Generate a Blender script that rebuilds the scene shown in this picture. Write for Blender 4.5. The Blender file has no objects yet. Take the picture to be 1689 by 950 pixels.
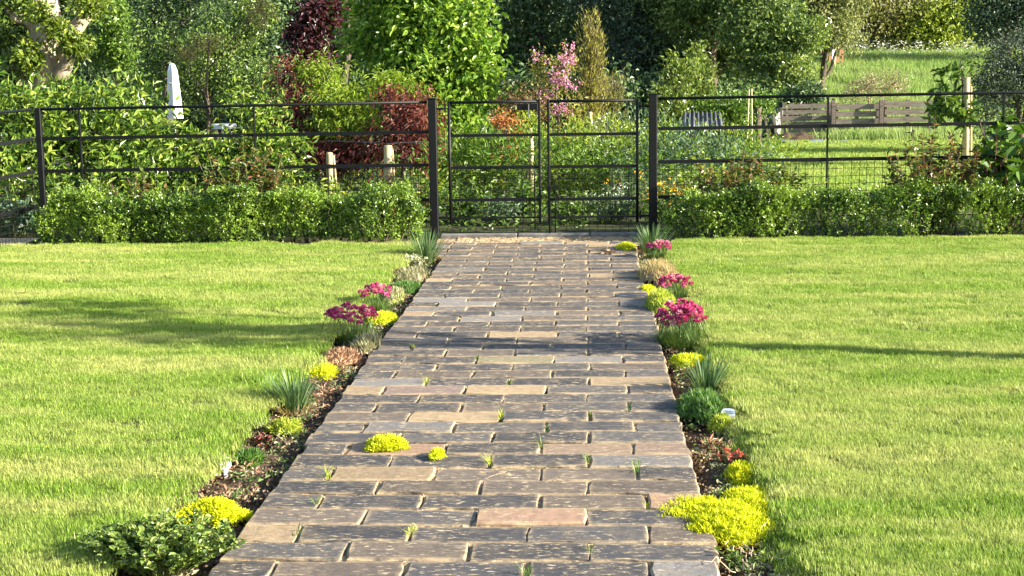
import bpy, math, random
import numpy as np
from mathutils import Vector, Matrix
R = math.radians
scene = bpy.context.scene
COL = scene.collection

# ------------------------------------------------------------------ camera
H = 1.5                                   # eye height, metres
FPX = 2450.0                              # focal length in photo pixels (1689 wide)
ROLL, PITCH, YAW = 0.014, math.atan(0.1503), math.atan(0.0521 * math.cos(math.atan(0.1503)))
cam_d = bpy.data.cameras.new('camera'); cam = bpy.data.objects.new('camera', cam_d); COL.objects.link(cam)
cam_d.sensor_fit = 'HORIZONTAL'; cam_d.sensor_width = 36; cam_d.lens = FPX / 1689 * 36
cam_d.clip_start = 0.05; cam_d.clip_end = 600
cf = Vector((-math.sin(YAW) * math.cos(PITCH), math.cos(YAW) * math.cos(PITCH), -math.sin(PITCH)))
cr0 = Vector((math.cos(YAW), math.sin(YAW), 0)); cu0 = cr0.cross(cf)
cr = cr0 * math.cos(ROLL) - cu0 * math.sin(ROLL); cu = cr0 * math.sin(ROLL) + cu0 * math.cos(ROLL)
M4 = Matrix((cr, cu, -cf)).transposed().to_4x4(); M4.translation = Vector((0, 0, H)); cam.matrix_world = M4
scene.camera = cam

def at(px, py, Y):
    """world point on the plane at forward distance Y seen at photo pixel (px, py)"""
    d = cf + cr * ((px - 844.5) / FPX) + cu * ((475 - py) / FPX)
    d = d * (Y / d.y)
    return Vector((d.x, Y, H + d.z))
def gr(px, py, z=0.0):
    """ground point at height z"""
    d = cf + cr * ((px - 844.5) / FPX) + cu * ((475 - py) / FPX)
    d = d * ((z - H) / d.z)
    return Vector((d.x, d.y, z))

# ------------------------------------------------------------------ sky, sun, exposure
SUN_EL = R(21.5)
sdir = Vector((0.9825 * math.cos(SUN_EL), -0.186 * math.cos(SUN_EL), math.sin(SUN_EL)))
world = bpy.data.worlds.new('World'); scene.world = world; world.use_nodes = True
wn = world.node_tree.nodes; wl = world.node_tree.links
sky = wn.new('ShaderNodeTexSky'); sky.sky_type = 'NISHITA'; sky.sun_disc = False
sky.sun_elevation = SUN_EL; sky.sun_rotation = math.atan2(sdir.x, sdir.y)
sky.air_density = 1.0; sky.dust_density = 1.0
bgn = wn['Background']; bgn.inputs[1].default_value = 0.09; wl.new(sky.outputs[0], bgn.inputs[0])
sun_d = bpy.data.lights.new('sun', 'SUN'); sun_d.energy = 5.0; sun_d.angle = R(0.55); sun_d.color = (1, 0.91, 0.76)
sun = bpy.data.objects.new('sun', sun_d); COL.objects.link(sun)
sun.rotation_euler = (-sdir).to_track_quat('-Z', 'Y').to_euler()
sun.location = sdir * 60
vs = scene.view_settings
vs.view_transform = 'Standard'; vs.look = 'None'; vs.gamma = 1; vs.exposure = 1.85; vs.use_curve_mapping = False
scene.cycles.max_bounces = 6; scene.cycles.diffuse_bounces = 3; scene.cycles.transmission_bounces = 4
scene.cycles.transparent_max_bounces = 4; scene.cycles.caustics_reflective = False; scene.cycles.caustics_refractive = False
scene.cycles.use_denoising = True

# ------------------------------------------------------------------ materials
def new_mat(name):
    m = bpy.data.materials.new(name); m.use_nodes = True
    nt = m.node_tree; return m, nt, nt.nodes, nt.links, nt.nodes['Principled BSDF']
def ramp(n, stops):
    r = n.new('ShaderNodeValToRGB'); e = r.color_ramp.elements
    while len(e) < len(stops): e.new(0.5)
    for i, (p, c) in enumerate(stops): e[i].position = p; e[i].color = (*c, 1)
    return r
def noise(n, l, vec, scale, detail=3, rough=0.55):
    t = n.new('ShaderNodeTexNoise'); t.inputs['Scale'].default_value = scale
    t.inputs['Detail'].default_value = detail; t.inputs['Roughness'].default_value = rough
    if vec is not None: l.new(vec, t.inputs['Vector'])
    return t
def mixc(n, l, fac, a, b, mode='MIX'):
    x = n.new('ShaderNodeMix'); x.data_type = 'RGBA'; x.blend_type = mode
    for s, v in ((x.inputs[0], fac), (x.inputs[6], a), (x.inputs[7], b)):
        if isinstance(v, (int, float)): s.default_value = v
        elif isinstance(v, tuple): s.default_value = (*v, 1)
        else: l.new(v, s)
    return x.outputs[2]
def mth(n, l, op, a, b=0.5):
    x = n.new('ShaderNodeMath'); x.operation = op
    for s, v in ((x.inputs[0], a), (x.inputs[1], b)):
        if isinstance(v, (int, float)): s.default_value = v
        else: l.new(v, s)
    return x.outputs[0]
def maprange(n, l, v, a, b, c=0.0, d=1.0):
    x = n.new('ShaderNodeMapRange'); x.clamp = True
    l.new(v, x.inputs[0]); x.inputs[1].default_value = a; x.inputs[2].default_value = b
    x.inputs[3].default_value = c; x.inputs[4].default_value = d
    return x.outputs[0]

LEAF = {}
def leaf_mat(name, cols, trans=0.35, rough=0.45, spec=0.35, patch=None, pscale=1.6):
    """foliage: colour differs leaf by leaf (random per island) and by slow patches; light passes through"""
    m, nt, n, l, bs = new_mat(name)
    g = n.new('ShaderNodeNewGeometry')
    k = len(cols); rp = ramp(n, [(i / (k - 1) if k > 1 else 0, c) for i, c in enumerate(cols)])
    l.new(g.outputs['Random Per Island'], rp.inputs[0]); c = rp.outputs[0]
    if patch:
        t = noise(n, l, g.outputs['Position'], pscale, 3)
        c = mixc(n, l, maprange(n, l, t.outputs[0], 0.46, 0.62), c, patch)
    l.new(c, bs.inputs['Base Color']); bs.inputs['Roughness'].default_value = rough
    bs.inputs['Specular IOR Level'].default_value = spec
    tr = n.new('ShaderNodeBsdfTranslucent')
    l.new(mixc(n, l, 0.75, c, (1.0, 0.95, 0.35), 'MULTIPLY'), tr.inputs[0])
    mx = n.new('ShaderNodeMixShader'); mx.inputs[0].default_value = trans
    l.new(bs.outputs[0], mx.inputs[1]); l.new(tr.outputs[0], mx.inputs[2])
    l.new(mx.outputs[0], n['Material Output'].inputs[0])
    LEAF[name] = m; return m
def plain(name, col, rough=0.6, metal=0.0, var=0.25, scale=8, bump=0.0, stretch=None, spec=0.4, col2=None):
    m, nt, n, l, bs = new_mat(name)
    tc = n.new('ShaderNodeTexCoord'); vec = tc.outputs['Object']
    if stretch:
        mp = n.new('ShaderNodeMapping'); mp.inputs['Scale'].default_value = stretch; l.new(vec, mp.inputs[0]); vec = mp.outputs[0]
    t = noise(n, l, vec, scale, 5, 0.65)
    a = col2 or tuple(x * (1 - var) for x in col); b = tuple(min(1, x * (1 + var)) for x in col)
    rp = ramp(n, [(0.3, a), (0.7, b)]); l.new(t.outputs[0], rp.inputs[0]); l.new(rp.outputs[0], bs.inputs['Base Color'])
    bs.inputs['Roughness'].default_value = rough; bs.inputs['Metallic'].default_value = metal
    bs.inputs['Specular IOR Level'].default_value = spec
    if bump:
        bp = n.new('ShaderNodeBump'); bp.inputs['Strength'].default_value = bump; bp.inputs['Distance'].default_value = 0.01
        l.new(t.outputs[0], bp.inputs['Height']); l.new(bp.outputs[0], bs.inputs['Normal'])
    return m

M_BLACK = plain('black_painted_iron', (0.006, 0.0065, 0.008), 0.5, 0, 0.3, 30, 0.05, None, 0.22)
M_WIRE = plain('dark_wire', (0.03, 0.027, 0.024), 0.5, 0.6, 0.3, 20)
M_WOOD = plain('weathered_wood', (0.16, 0.13, 0.105), 0.85, 0, 0.5, 9, 0.3, (1, 1, 6))
M_WOODH = plain('weathered_slat_wood', (0.19, 0.16, 0.13), 0.85, 0, 0.55, 9, 0.3, (0.6, 5, 6))
M_NEWWOOD = plain('pale_new_wood', (0.52, 0.41, 0.23), 0.8, 0, 0.25, 10, 0.2, (6, 6, 0.7))
M_CANE = plain('bamboo_cane', (0.5, 0.38, 0.24), 0.6, 0, 0.2, 10, 0, (3, 3, 12))
M_BARK = plain('brown_bark', (0.10, 0.075, 0.055), 0.9, 0, 0.5, 7, 0.6, (3, 3, 0.7))
M_PALEBARK = plain('pale_fissured_bark', (0.42, 0.34, 0.25), 0.9, 0, 0.45, 6, 0.9, (3, 3, 0.5))
M_TWIG = plain('dry_twig', (0.30, 0.21, 0.13), 0.8, 0, 0.4, 20)
M_REDSTEM = plain('reddish_stem', (0.16, 0.07, 0.045), 0.6, 0, 0.4, 20)
M_GREENSTEM = plain('green_stem', (0.10, 0.14, 0.04), 0.6, 0, 0.3, 20)
M_WHITE = plain('white_cloth', (0.80, 0.79, 0.78), 0.8, 0, 0.06, 5, 0.1)
M_PLASTIC = plain('white_plastic', (0.78, 0.80, 0.84), 0.35, 0, 0.03, 5)
M_INK = plain('faded_grey_ink', (0.16, 0.18, 0.24), 0.6)
M_METAL = plain('galvanised_sheet', (0.09, 0.095, 0.11), 0.5, 0.3, 0.3, 9)
M_TARP = plain('dark_tarpaulin', (0.02, 0.025, 0.035), 0.5)
M_BLUE = plain('blue_plastic_sheet', (0.16, 0.22, 0.36), 0.4)
M_REDBRICK = plain('red_brown_boards', (0.30, 0.13, 0.07), 0.85, 0, 0.3, 6, 0.2, (6, 6, 0.6))
M_STONE = plain('dark_edging_stone', (0.16, 0.15, 0.14), 0.85, 0, 0.4, 12, 0.4)
M_TANPATH = plain('sandy_paving', (0.50, 0.37, 0.22), 0.9, 0, 0.3, 12, 0.4)

# ------------------------------------------------------------------ mesh helpers
class MB:
    def __init__(s): s.v = []; s.f = []; s.m = []; s.n = 0
    def add(s, v, f, mi=0):
        v = np.asarray(v, dtype=np.float64).reshape(-1, 3); f = np.asarray(f, dtype=np.int64).reshape(-1, 3)
        s.v.append(v); s.f.append(f + s.n); s.m.append(np.full(len(f), mi)); s.n += len(v); return s
    def mesh(s, name, mats, smooth=False):
        v = np.concatenate(s.v); f = np.concatenate(s.f); mi = np.concatenate(s.m)
        me = bpy.data.meshes.new(name)
        me.vertices.add(len(v)); me.vertices.foreach_set('co', v.astype(np.float32).ravel())
        me.loops.add(len(f) * 3); me.loops.foreach_set('vertex_index', f.astype(np.int32).ravel())
        me.polygons.add(len(f)); me.polygons.foreach_set('loop_start', np.arange(0, len(f) * 3, 3, dtype=np.int32))
        me.polygons.foreach_set('loop_total', np.full(len(f), 3, dtype=np.int32))
        me.polygons.foreach_set('material_index', mi.astype(np.int32))
        me.polygons.foreach_set('use_smooth', np.full(len(f), bool(smooth)))
        for m in (mats if isinstance(mats, (list, tuple)) else [mats]): me.materials.append(m)
        me.update(); me.validate(); return me
    def build(s, name, mats, parent=None, smooth=False, loc=None):
        if not s.v: return None
        return link(name, s.mesh(name, mats, smooth), parent, loc)
def link(name, data, parent=None, loc=None):
    o = bpy.data.objects.new(name, data); COL.objects.link(o)
    if parent is not None: o.parent = parent
    if loc is not None: o.location = loc
    return o
def tag(o, label=None, cat=None, group=None, kind=None):
    if label: o['label'] = label
    if cat: o['category'] = cat
    if group: o['group'] = group
    if kind: o['kind'] = kind
    return o
def thing(name, label, cat, loc=(0, 0, 0), group=None, rz=0.0):
    o = bpy.data.objects.new(name, None); COL.objects.link(o); o.location = loc; o.rotation_euler[2] = rz
    o.empty_display_size = 0.1
    return tag(o, label, cat, group)

def box(mb, c, s, mi=0, rz=0.0, ry=0.0, ch=0.0):
    """box centred c of full size s"""
    x, y, z = (k / 2 for k in s)
    if ch:
        pr = [(-x + ch, -y), (x - ch, -y), (x, -y + ch), (x, y - ch), (x - ch, y), (-x + ch, y), (-x, y - ch), (-x, -y + ch)]
        v = [(a, b, -z) for a, b in pr] + [(a, b, z - ch) for a, b in pr] + [(a * (1 - ch / x), b * (1 - ch / y), z) for a, b in pr]
        f = []
        for lv in (0, 8):
            for i in range(8):
                j = (i + 1) % 8; f += [(lv + i, lv + j, lv + 8 + j), (lv + i, lv + 8 + j, lv + 8 + i)]
        f += [(16, 16 + i, 17 + i) for i in range(1, 7)] + [(0, i + 1, i) for i in range(1, 7)]
    else:
        v = [(-x, -y, -z), (x, -y, -z), (x, y, -z), (-x, y, -z), (-x, -y, z), (x, -y, z), (x, y, z), (-x, y, z)]
        f = [(0, 2, 1), (0, 3, 2), (4, 5, 6), (4, 6, 7), (0, 1, 5), (0, 5, 4), (1, 2, 6), (1, 6, 5), (2, 3, 7), (2, 7, 6), (3, 0, 4), (3, 4, 7)]
    v = np.array(v, float)
    if ry: cc, ss = math.cos(ry), math.sin(ry); v = v @ np.array([[cc, 0, -ss], [0, 1, 0], [ss, 0, cc]])
    if rz: cc, ss = math.cos(rz), math.sin(rz); v = v @ np.array([[cc, ss, 0], [-ss, cc, 0], [0, 0, 1]])
    mb.add(v + np.array(c, float), f, mi); return mb
def tube(mb, pts, rad, n=6, mi=0, cap=True):
    pts = np.array([tuple(p) for p in pts], float); k = len(pts)
    rad = np.full(k, rad) if np.isscalar(rad) else np.array(rad, float)
    t = np.gradient(pts, axis=0); t /= np.linalg.norm(t, axis=1)[:, None] + 1e-12
    ref = np.array([0, 0, 1.0]) if abs(t[0][2]) < 0.9 else np.array([1.0, 0, 0])
    a = np.cross(t, ref); a /= np.linalg.norm(a, axis=1)[:, None] + 1e-12; b = np.cross(t, a)
    an = np.arange(n) * 2 * math.pi / n
    v = pts[:, None, :] + rad[:, None, None] * (np.cos(an)[None, :, None] * a[:, None, :] + np.sin(an)[None, :, None] * b[:, None, :])
    f = []
    for i in range(k - 1):
        for j in range(n):
            q = (j + 1) % n; A, B, C, D = i * n + j, i * n + q, (i + 1) * n + q, (i + 1) * n + j
            f += [(A, C, B), (A, D, C)]
    if cap:
        f += [(0, i, i + 1) for i in range(1, n - 1)]; o = (k - 1) * n; f += [(o, o + i + 1, o + i) for i in range(1, n - 1)]
    mb.add(v.reshape(-1, 3), f, mi); return mb
def nrm(a): return a / (np.linalg.norm(a, axis=-1, keepdims=True) + 1e-9)
def leaves(mb, P, D, N, L, W, mi=0, round_=False, fold=0.18, droop=0.15):
    n = len(P)
    if n == 0: return mb
    D = nrm(D); S = nrm(np.cross(D, N)); N2 = np.cross(S, D)
    L = np.broadcast_to(np.asarray(L, float), (n,))[:, None]; W = np.broadcast_to(np.asarray(W, float), (n,))[:, None]
    if round_:
        prof = [(0, 0, 0), (.28, .42, fold), (.7, .40, fold * .6), (1, 0, -droop), (.7, -.40, fold * .6), (.28, -.42, fold)]
        V = np.stack([P + D * L * a + S * W * b + N2 * (W * c if i != 3 else L * c) for i, (a, b, c) in enumerate(prof)], 1)
        base = np.array([[0, 1, 2], [0, 2, 3], [0, 3, 4], [0, 4, 5]]); k = 6
    else:
        V = np.stack([P, P + D * L * .45 + S * W * .5 + N2 * W * fold, P + D * L - N2 * L * droop, P + D * L * .45 - S * W * .5 + N2 * W * fold], 1)
        base = np.array([[0, 1, 2], [0, 2, 3]]); k = 4
    F = (np.arange(n) * k)[:, None, None] + base[None]
    mb.add(V.reshape(-1, 3), F.reshape(-1, 3), mi); return mb
def blades(mb, P, A, L, W, bend, lean, mi=0, segs=2):
    """grass-like blades: base P, azimuth A, length, width, bend (radians along the blade), lean (start angle from vertical)"""
    n = len(P); L, W, bend, lean = (np.broadcast_to(np.asarray(q, float), (n,)) for q in (L, W, bend, lean))
    hd = np.stack([np.cos(A), np.sin(A), 0 * A], 1); sd = np.stack([-np.sin(A), np.cos(A), 0 * A], 1)
    up = np.array([0, 0, 1.0]); c = P.copy(); V = []
    for i in range(segs + 1):
        w = (W * (1 - 0.25 * i / segs))[:, None] * 0.5
        if i < segs: V += [c - sd * w, c + sd * w]
        else: V += [c]
        th = lean + bend * (i + 0.5) / segs
        c = c + (hd * np.sin(th)[:, None] + up * np.cos(th)[:, None]) * (L / segs)[:, None]
    V = np.stack(V, 1); k = 2 * segs + 1; b = []
    for i in range(segs - 1): b += [(2 * i, 2 * i + 1, 2 * i + 3), (2 * i, 2 * i + 3, 2 * i + 2)]
    b += [(2 * segs - 2, 2 * segs - 1, 2 * segs)]
    F = (np.arange(n) * k)[:, None, None] + np.array(b)[None]
    mb.add(V.reshape(-1, 3), F.reshape(-1, 3), mi); return mb
def rdir(rng, n): return nrm(rng.normal(size=(n, 3)))

# ------------------------------------------------------------------ terrain
def sstep(a, b, x):
    t = np.clip((np.asarray(x, float) - a) / (b - a), 0, 1); return t * t * (3 - 2 * t)
def hill(X, Y):
    return 1.55 * sstep(30, 48, Y) + 0.02 * np.clip(np.asarray(Y, float) - 49, 0, None) \
        + 0.03 * np.sin(np.asarray(X) * 0.9 + 1) * sstep(30, 36, Y)
def sheet(name, xs, ys, zf, mat, kind='structure', thick=None):
    X, Y = np.meshgrid(xs, ys); Z = zf(X, Y); v = np.stack([X, Y, Z], -1).reshape(-1, 3)
    nx, ny = len(xs), len(ys); f = []
    for j in range(ny - 1):
        for i in range(nx - 1):
            a = j * nx + i; f += [(a, a + 1, a + nx + 1), (a, a + nx + 1, a + nx)]
    mb = MB(); mb.add(v, f); o = mb.build(name, mat, None, True); o['kind'] = kind; return o

def soil_mat(name, a, b, fleck, scale=18):
    m, nt, n, l, bs = new_mat(name); g = n.new('ShaderNodeNewGeometry'); p = g.outputs['Position']
    t = noise(n, l, p, scale, 6, 0.7); rp = ramp(n, [(0.3, a), (0.7, b)]); l.new(t.outputs[0], rp.inputs[0])
    t2 = noise(n, l, p, 90, 3); c = mixc(n, l, maprange(n, l, t2.outputs[0], 0.6, 0.68), rp.outputs[0], fleck)
    l.new(c, bs.inputs['Base Color']); bs.inputs['Roughness'].default_value = 0.95; bs.inputs['Specular IOR Level'].default_value = 0.15
    bp = n.new('ShaderNodeBump'); bp.inputs['Strength'].default_value = 0.8; bp.inputs['Distance'].default_value = 0.02
    l.new(t.outputs[0], bp.inputs['Height']); l.new(bp.outputs[0], bs.inputs['Normal']); return m
M_SOIL = soil_mat('dark_bed_soil', (0.035, 0.023, 0.015), (0.11, 0.075, 0.05), (0.26, 0.19, 0.12))
M_GROUND = soil_mat('garden_ground', (0.03, 0.035, 0.012), (0.07, 0.08, 0.03), (0.12, 0.10, 0.06), 5)
M_TURF = soil_mat('turf_thatch', (0.06, 0.085, 0.018), (0.13, 0.15, 0.04), (0.25, 0.22, 0.08), 25)

def grass_mat(name, green, light, straw, s_amt=0.5, scale=1.1):
    m, nt, n, l, bs = new_mat(name); g = n.new('ShaderNodeNewGeometry'); p = g.outputs['Position']
    rp = ramp(n, [(0, green), (0.6, light), (0.82, light), (0.97, straw)]); l.new(g.outputs['Random Per Island'], rp.inputs[0])
    mp = n.new('ShaderNodeMapping'); mp.inputs['Scale'].default_value = (0.38, 1.7, 1); l.new(p, mp.inputs[0])  # stretched straw bands; on the lawn they also paint in mowing-stripe sheen
    t = noise(n, l, mp.outputs[0], scale, 5, 0.62)
    c = mixc(n, l, maprange(n, l, t.outputs[0], 0.42, 0.64, 0, s_amt), rp.outputs[0], straw)
    t2 = noise(n, l, p, scale * 6, 2); c = mixc(n, l, maprange(n, l, t2.outputs[0], 0.5, 0.7, 0, 0.45), c, green)
    l.new(c, bs.inputs['Base Color']); bs.inputs['Roughness'].default_value = 0.5; bs.inputs['Specular IOR Level'].default_value = 0.25
    tr = n.new('ShaderNodeBsdfTranslucent'); l.new(c, tr.inputs[0])
    mx = n.new('ShaderNodeMixShader'); mx.inputs[0].default_value = 0.4
    l.new(bs.outputs[0], mx.inputs[1]); l.new(tr.outputs[0], mx.inputs[2]); l.new(mx.outputs[0], n['Material Output'].inputs[0]); return m
M_GRASS = grass_mat('lawn_blades', (0.10, 0.20, 0.018), (0.29, 0.44, 0.05), (0.62, 0.60, 0.22), 0.6, 1.5)
M_GRASSFAR = grass_mat('mown_grass_blades', (0.18, 0.31, 0.04), (0.32, 0.45, 0.07), (0.50, 0.50, 0.16), 0.5, 0.6)
M_MEADOW = grass_mat('meadow_blades', (0.16, 0.29, 0.055), (0.28, 0.42, 0.09), (0.46, 0.50, 0.2), 0.5, 0.35)

xs = np.concatenate([np.linspace(-140, -14, 12), np.linspace(-12, 16, 57), np.linspace(18, 140, 12)])
ys = np.concatenate([np.linspace(-25, 2, 8), np.linspace(3, 60, 96), np.linspace(65, 320, 20)])
sheet('ground', xs, ys, lambda X, Y: -0.13 + 0.13 * sstep(12.95, 13.25, Y) + hill(X, Y), M_GROUND)

def gn_scatter(o, coll, density, smin, smax, seed=0, tilt=0.12):
    ng = bpy.data.node_groups.new('scatter', 'GeometryNodeTree')
    ng.interface.new_socket('Geometry', in_out='INPUT', socket_type='NodeSocketGeometry')
    ng.interface.new_socket('Geometry', in_out='OUTPUT', socket_type='NodeSocketGeometry')
    N = ng.nodes; Lk = ng.links
    gi = N.new('NodeGroupInput'); go = N.new('NodeGroupOutput')
    dp = N.new('GeometryNodeDistributePointsOnFaces'); dp.inputs['Density'].default_value = density; dp.inputs['Seed'].default_value = seed
    ip = N.new('GeometryNodeInstanceOnPoints'); ci = N.new('GeometryNodeCollectionInfo')
    ci.inputs[0].default_value = coll; ci.inputs['Separate Children'].default_value = True; ci.inputs['Reset Children'].default_value = True
    ip.inputs['Pick Instance'].default_value = True
    rr = N.new('FunctionNodeRandomValue'); rr.data_type = 'FLOAT_VECTOR'
    rr.inputs[0].default_value = (-tilt, -tilt, 0); rr.inputs[1].default_value = (tilt, tilt, 6.283)
    rs = N.new('FunctionNodeRandomValue'); rs.data_type = 'FLOAT'
    rs.inputs[2].default_value = smin; rs.inputs[3].default_value = smax; rs.inputs['Seed'].default_value = 7
    Lk.new(gi.outputs[0], dp.inputs[0]); Lk.new(dp.outputs[0], ip.inputs['Points']); Lk.new(ci.outputs[0], ip.inputs['Instance'])
    Lk.new(rr.outputs[0], ip.inputs['Rotation']); Lk.new(rs.outputs[1], ip.inputs['Scale']); Lk.new(ip.outputs[0], go.inputs[0])
    md = o.modifiers.new('scatter', 'NODES'); md.node_group = ng
def patch_coll(name, mat, n, rad, L, W, k=6, seed=1, bend=0.9, lean=0.45):
    c = bpy.data.collections.new(name); rng = np.random.default_rng(seed)
    for i in range(k):
        mb = MB(); r = rad * np.sqrt(rng.random(n)); a = rng.random(n) * 6.283
        P = np.stack([r * np.cos(a), r * np.sin(a), np.full(n, -0.004)], 1)
        edge = 1 - 0.35 * (r / rad) ** 2
        blades(mb, P, rng.random(n) * 6.283, L * rng.uniform(0.5, 1.15, n) * edge, W * rng.uniform(0.7, 1.3, n), rng.uniform(0, bend, n), rng.uniform(0, lean, n))
        c.objects.link(bpy.data.objects.new(name + '_blade_patch', mb.mesh(name, mat)))
    return c
LAWNC = patch_coll('lawn_patch', M_GRASS, 480, 0.11, 0.031, 0.0021, 8, 3)
MEADC = patch_coll('meadow_patch', M_MEADOW, 170, 0.34, 0.28, 0.012, 5, 5)
BACKC = patch_coll('back_lawn_patch', M_GRASSFAR, 260, 0.30, 0.07, 0.009, 5, 6)

LZ = 0.024                                 # turf level above the bricks
LX, RX = -1.49, 0.72                       # inner edges of the two lawns
def lawn_part(name, label, x0, x1, y0, y1, edge_x):
    """turf slab with a cut edge along the bed"""
    rng = np.random.default_rng(int(abs(x0) * 100)); mb = MB(); ny = 70; Y = np.linspace(y0, y1, ny); out = x1 if edge_x == x0 else x0
    E = edge_x + 0.012 * np.sin(Y * 3.1) + 0.008 * np.sin(Y * 7.7 + 1)
    for j in range(ny - 1):
        a, b = (E[j], Y[j]), (E[j + 1], Y[j + 1])
        mb.add([(a[0], a[1], LZ), (out, a[1], LZ), (out, b[1], LZ), (b[0], b[1], LZ), (a[0], a[1], -0.125), (b[0], b[1], -0.125)],
               [(0, 1, 2), (0, 2, 3), (0, 3, 5), (0, 5, 4)] if edge_x == x0 else [(0, 2, 1), (0, 3, 2), (0, 5, 3), (0, 4, 5)])
    mb.add([(x0, y1, LZ), (x1, y1, LZ), (x1, y1, -0.125), (x0, y1, -0.125)], [(0, 2, 1), (0, 3, 2)])
    o = mb.build(name, M_TURF); o['kind'] = 'structure'
    return o
lawn_part('lawn', None, -7.5, LX, 1.5, 12.42, LX); lawn_part('lawn', None, RX, 7.5, 1.5, 12.50, RX)
def grass_area(name, polys, coll, dens, smin, smax, label, seed, zf=None):
    mb = MB()
    for (x0, x1, y0, y1, nx, ny) in polys:
        X, Y = np.meshgrid(np.linspace(x0, x1, nx), np.linspace(y0, y1, ny)); Z = (zf(X, Y) if zf else X * 0 + LZ)
        f = []
        for j in range(ny - 1):
            for i in range(nx - 1):
                a = j * nx + i; f += [(a, a + 1, a + nx + 1), (a, a + nx + 1, a + nx)]
        mb.add(np.stack([X, Y, Z], -1).reshape(-1, 3), f)
    o = mb.build(name, M_TURF); tag(o, label, 'grass', None, 'stuff'); gn_scatter(o, coll, dens, smin, smax, seed); return o
grass_area('lawn_grass', [(-3.2, LX - 0.03, 2.6, 8.0, 2, 2), (RX + 0.03, 3.2, 2.6, 8.0, 2, 2)], LAWNC, 230, 0.75, 1.15, 'short mown grass of the near lawns beside the path', 1)
grass_area('lawn_grass', [(-6.0, LX - 0.03, 8.0, 12.40, 2, 2), (RX + 0.03, 5.8, 8.0, 12.46, 2, 2)], LAWNC, 140, 0.9, 1.25, 'short mown grass of the lawns towards the hedges', 2)
# rough longer grass leaning over the cut edges of the beds
grass_area('edge_grass', [(LX - 0.05, LX + 0.012, 3.2, 12.3, 2, 2)], LAWNC, 300, 0.9, 1.5, 'longer grass fringe along the left lawn edge', 3)
slope = lambda X, Y: -0.055 + (LZ + 0.058) * (X - RX + 0.115) / 0.115
sheet('lawn', np.linspace(RX - .115, RX + .004, 4), np.linspace(2.6, 12.4, 60), slope, M_TURF)
grass_area('edge_grass', [(RX - 0.105, RX - 0.005, 3.2, 12.3, 4, 2)], LAWNC, 330, 0.7, 1.1, 'shaded grass on the sloping edge of the right lawn', 3, slope)
grass_area('edge_grass', [(RX, RX + 0.05, 3.2, 12.3, 2, 2)], LAWNC, 260, 0.9, 1.35, 'longer grass fringe along the right lawn edge', 8)

# back lawn and meadow beyond the fence
sheet('back_lawn', np.linspace(2.2, 14, 10), np.linspace(14.5, 28.5, 12), lambda X, Y: 0.012 + 0 * X, M_TURF)
grass_area('back_lawn_grass', [(2.3, 10.5, 15.0, 28.2, 2, 2)], BACKC, 16, 0.8, 1.2, 'mown grass of the lawn beyond the fence', 4, lambda X, Y: 0.013 + 0 * X)
sheet('meadow', np.linspace(2, 40, 40), np.linspace(29.5, 75, 50), lambda X, Y: 0.02 + hill(X, Y), M_TURF)
grass_area('meadow_grass', [(3, 19, 30, 56, 17, 30)], MEADC, 9, 0.6, 1.25, 'long pale meadow grass on the hillside', 5, lambda X, Y: 0.02 + hill(X, Y))

# ------------------------------------------------------------------ path of bricks
def brick_material():
    m, nt, n, l, bs = new_mat('path_brick'); oi = n.new('ShaderNodeObjectInfo'); g = n.new('ShaderNodeNewGeometry'); tc = n.new('ShaderNodeTexCoord')
    p = g.outputs['Position']; base = oi.outputs['Color']
    t1 = noise(n, l, p, 9, 5, 0.65)
    c = mixc(n, l, maprange(n, l, t1.outputs[0], 0.46, 0.70, 0, 0.7), base, mixc(n, l, 0.5, base, (0.30, 0.23, 0.15)))
    t0 = noise(n, l, p, 30, 4, 0.7); c = mixc(n, l, maprange(n, l, t0.outputs[0], 0.4, 0.65, 0, 0.5), c, mixc(n, l, 0.6, c, (0.02, 0.02, 0.022)))
    mp = n.new('ShaderNodeMapping'); mp.inputs['Scale'].default_value = (0.45, 1.3, 1); l.new(p, mp.inputs[0])
    t2 = noise(n, l, mp.outputs[0], 52, 5, 0.75); t3 = noise(n, l, p, 5, 2)
    fl = mth(n, l, 'MULTIPLY', maprange(n, l, t2.outputs[0], 0.555, 0.62), maprange(n, l, t3.outputs[0], 0.36, 0.56, 0.2, 1.0))
    c = mixc(n, l, fl, c, (0.50, 0.41, 0.28))
    # sand worked into the edges of each brick
    sx = n.new('ShaderNodeSeparateXYZ'); l.new(tc.outputs['Generated'], sx.inputs[0])
    def edge(s, w):
        d = mth(n, l, 'ABSOLUTE', mth(n, l, 'SUBTRACT', s, 0.5)); return maprange(n, l, d, 0.5 - w, 0.5)
    e = mth(n, l, 'MAXIMUM', edge(sx.outputs[0], 0.06), edge(sx.outputs[1], 0.15))
    t4 = noise(n, l, mp.outputs[0], 26, 4, 0.7)
    e = mth(n, l, 'MULTIPLY', e, maprange(n, l, t4.outputs[0], 0.38, 0.55))
    c = mixc(n, l, mth(n, l, 'MULTIPLY', e, 0.95), c, (0.42, 0.32, 0.19))
    l.new(c, bs.inputs['Base Color']); bs.inputs['Roughness'].default_value = 0.78; bs.inputs['Specular IOR Level'].default_value = 0.3
    bp = n.new('ShaderNodeBump'); bp.inputs['Strength'].default_value = 0.55; bp.inputs['Distance'].default_value = 0.006
    l.new(mth(n, l, 'ADD', t0.outputs[0], fl), bp.inputs['Height']); l.new(bp.outputs[0], bs.inputs['Normal']); return m
M_BRICK = brick_material()
m, nt, n, l, bs = new_mat('joint_sand'); M_SAND = m
g = n.new('ShaderNodeNewGeometry'); t = noise(n, l, g.outputs['Position'], 14, 5, 0.7)
rp = ramp(n, [(0.32, (0.06, 0.045, 0.03)), (0.46, (0.36, 0.25, 0.13)), (0.7, (0.52, 0.40, 0.24))]); l.new(t.outputs[0], rp.inputs[0])
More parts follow.
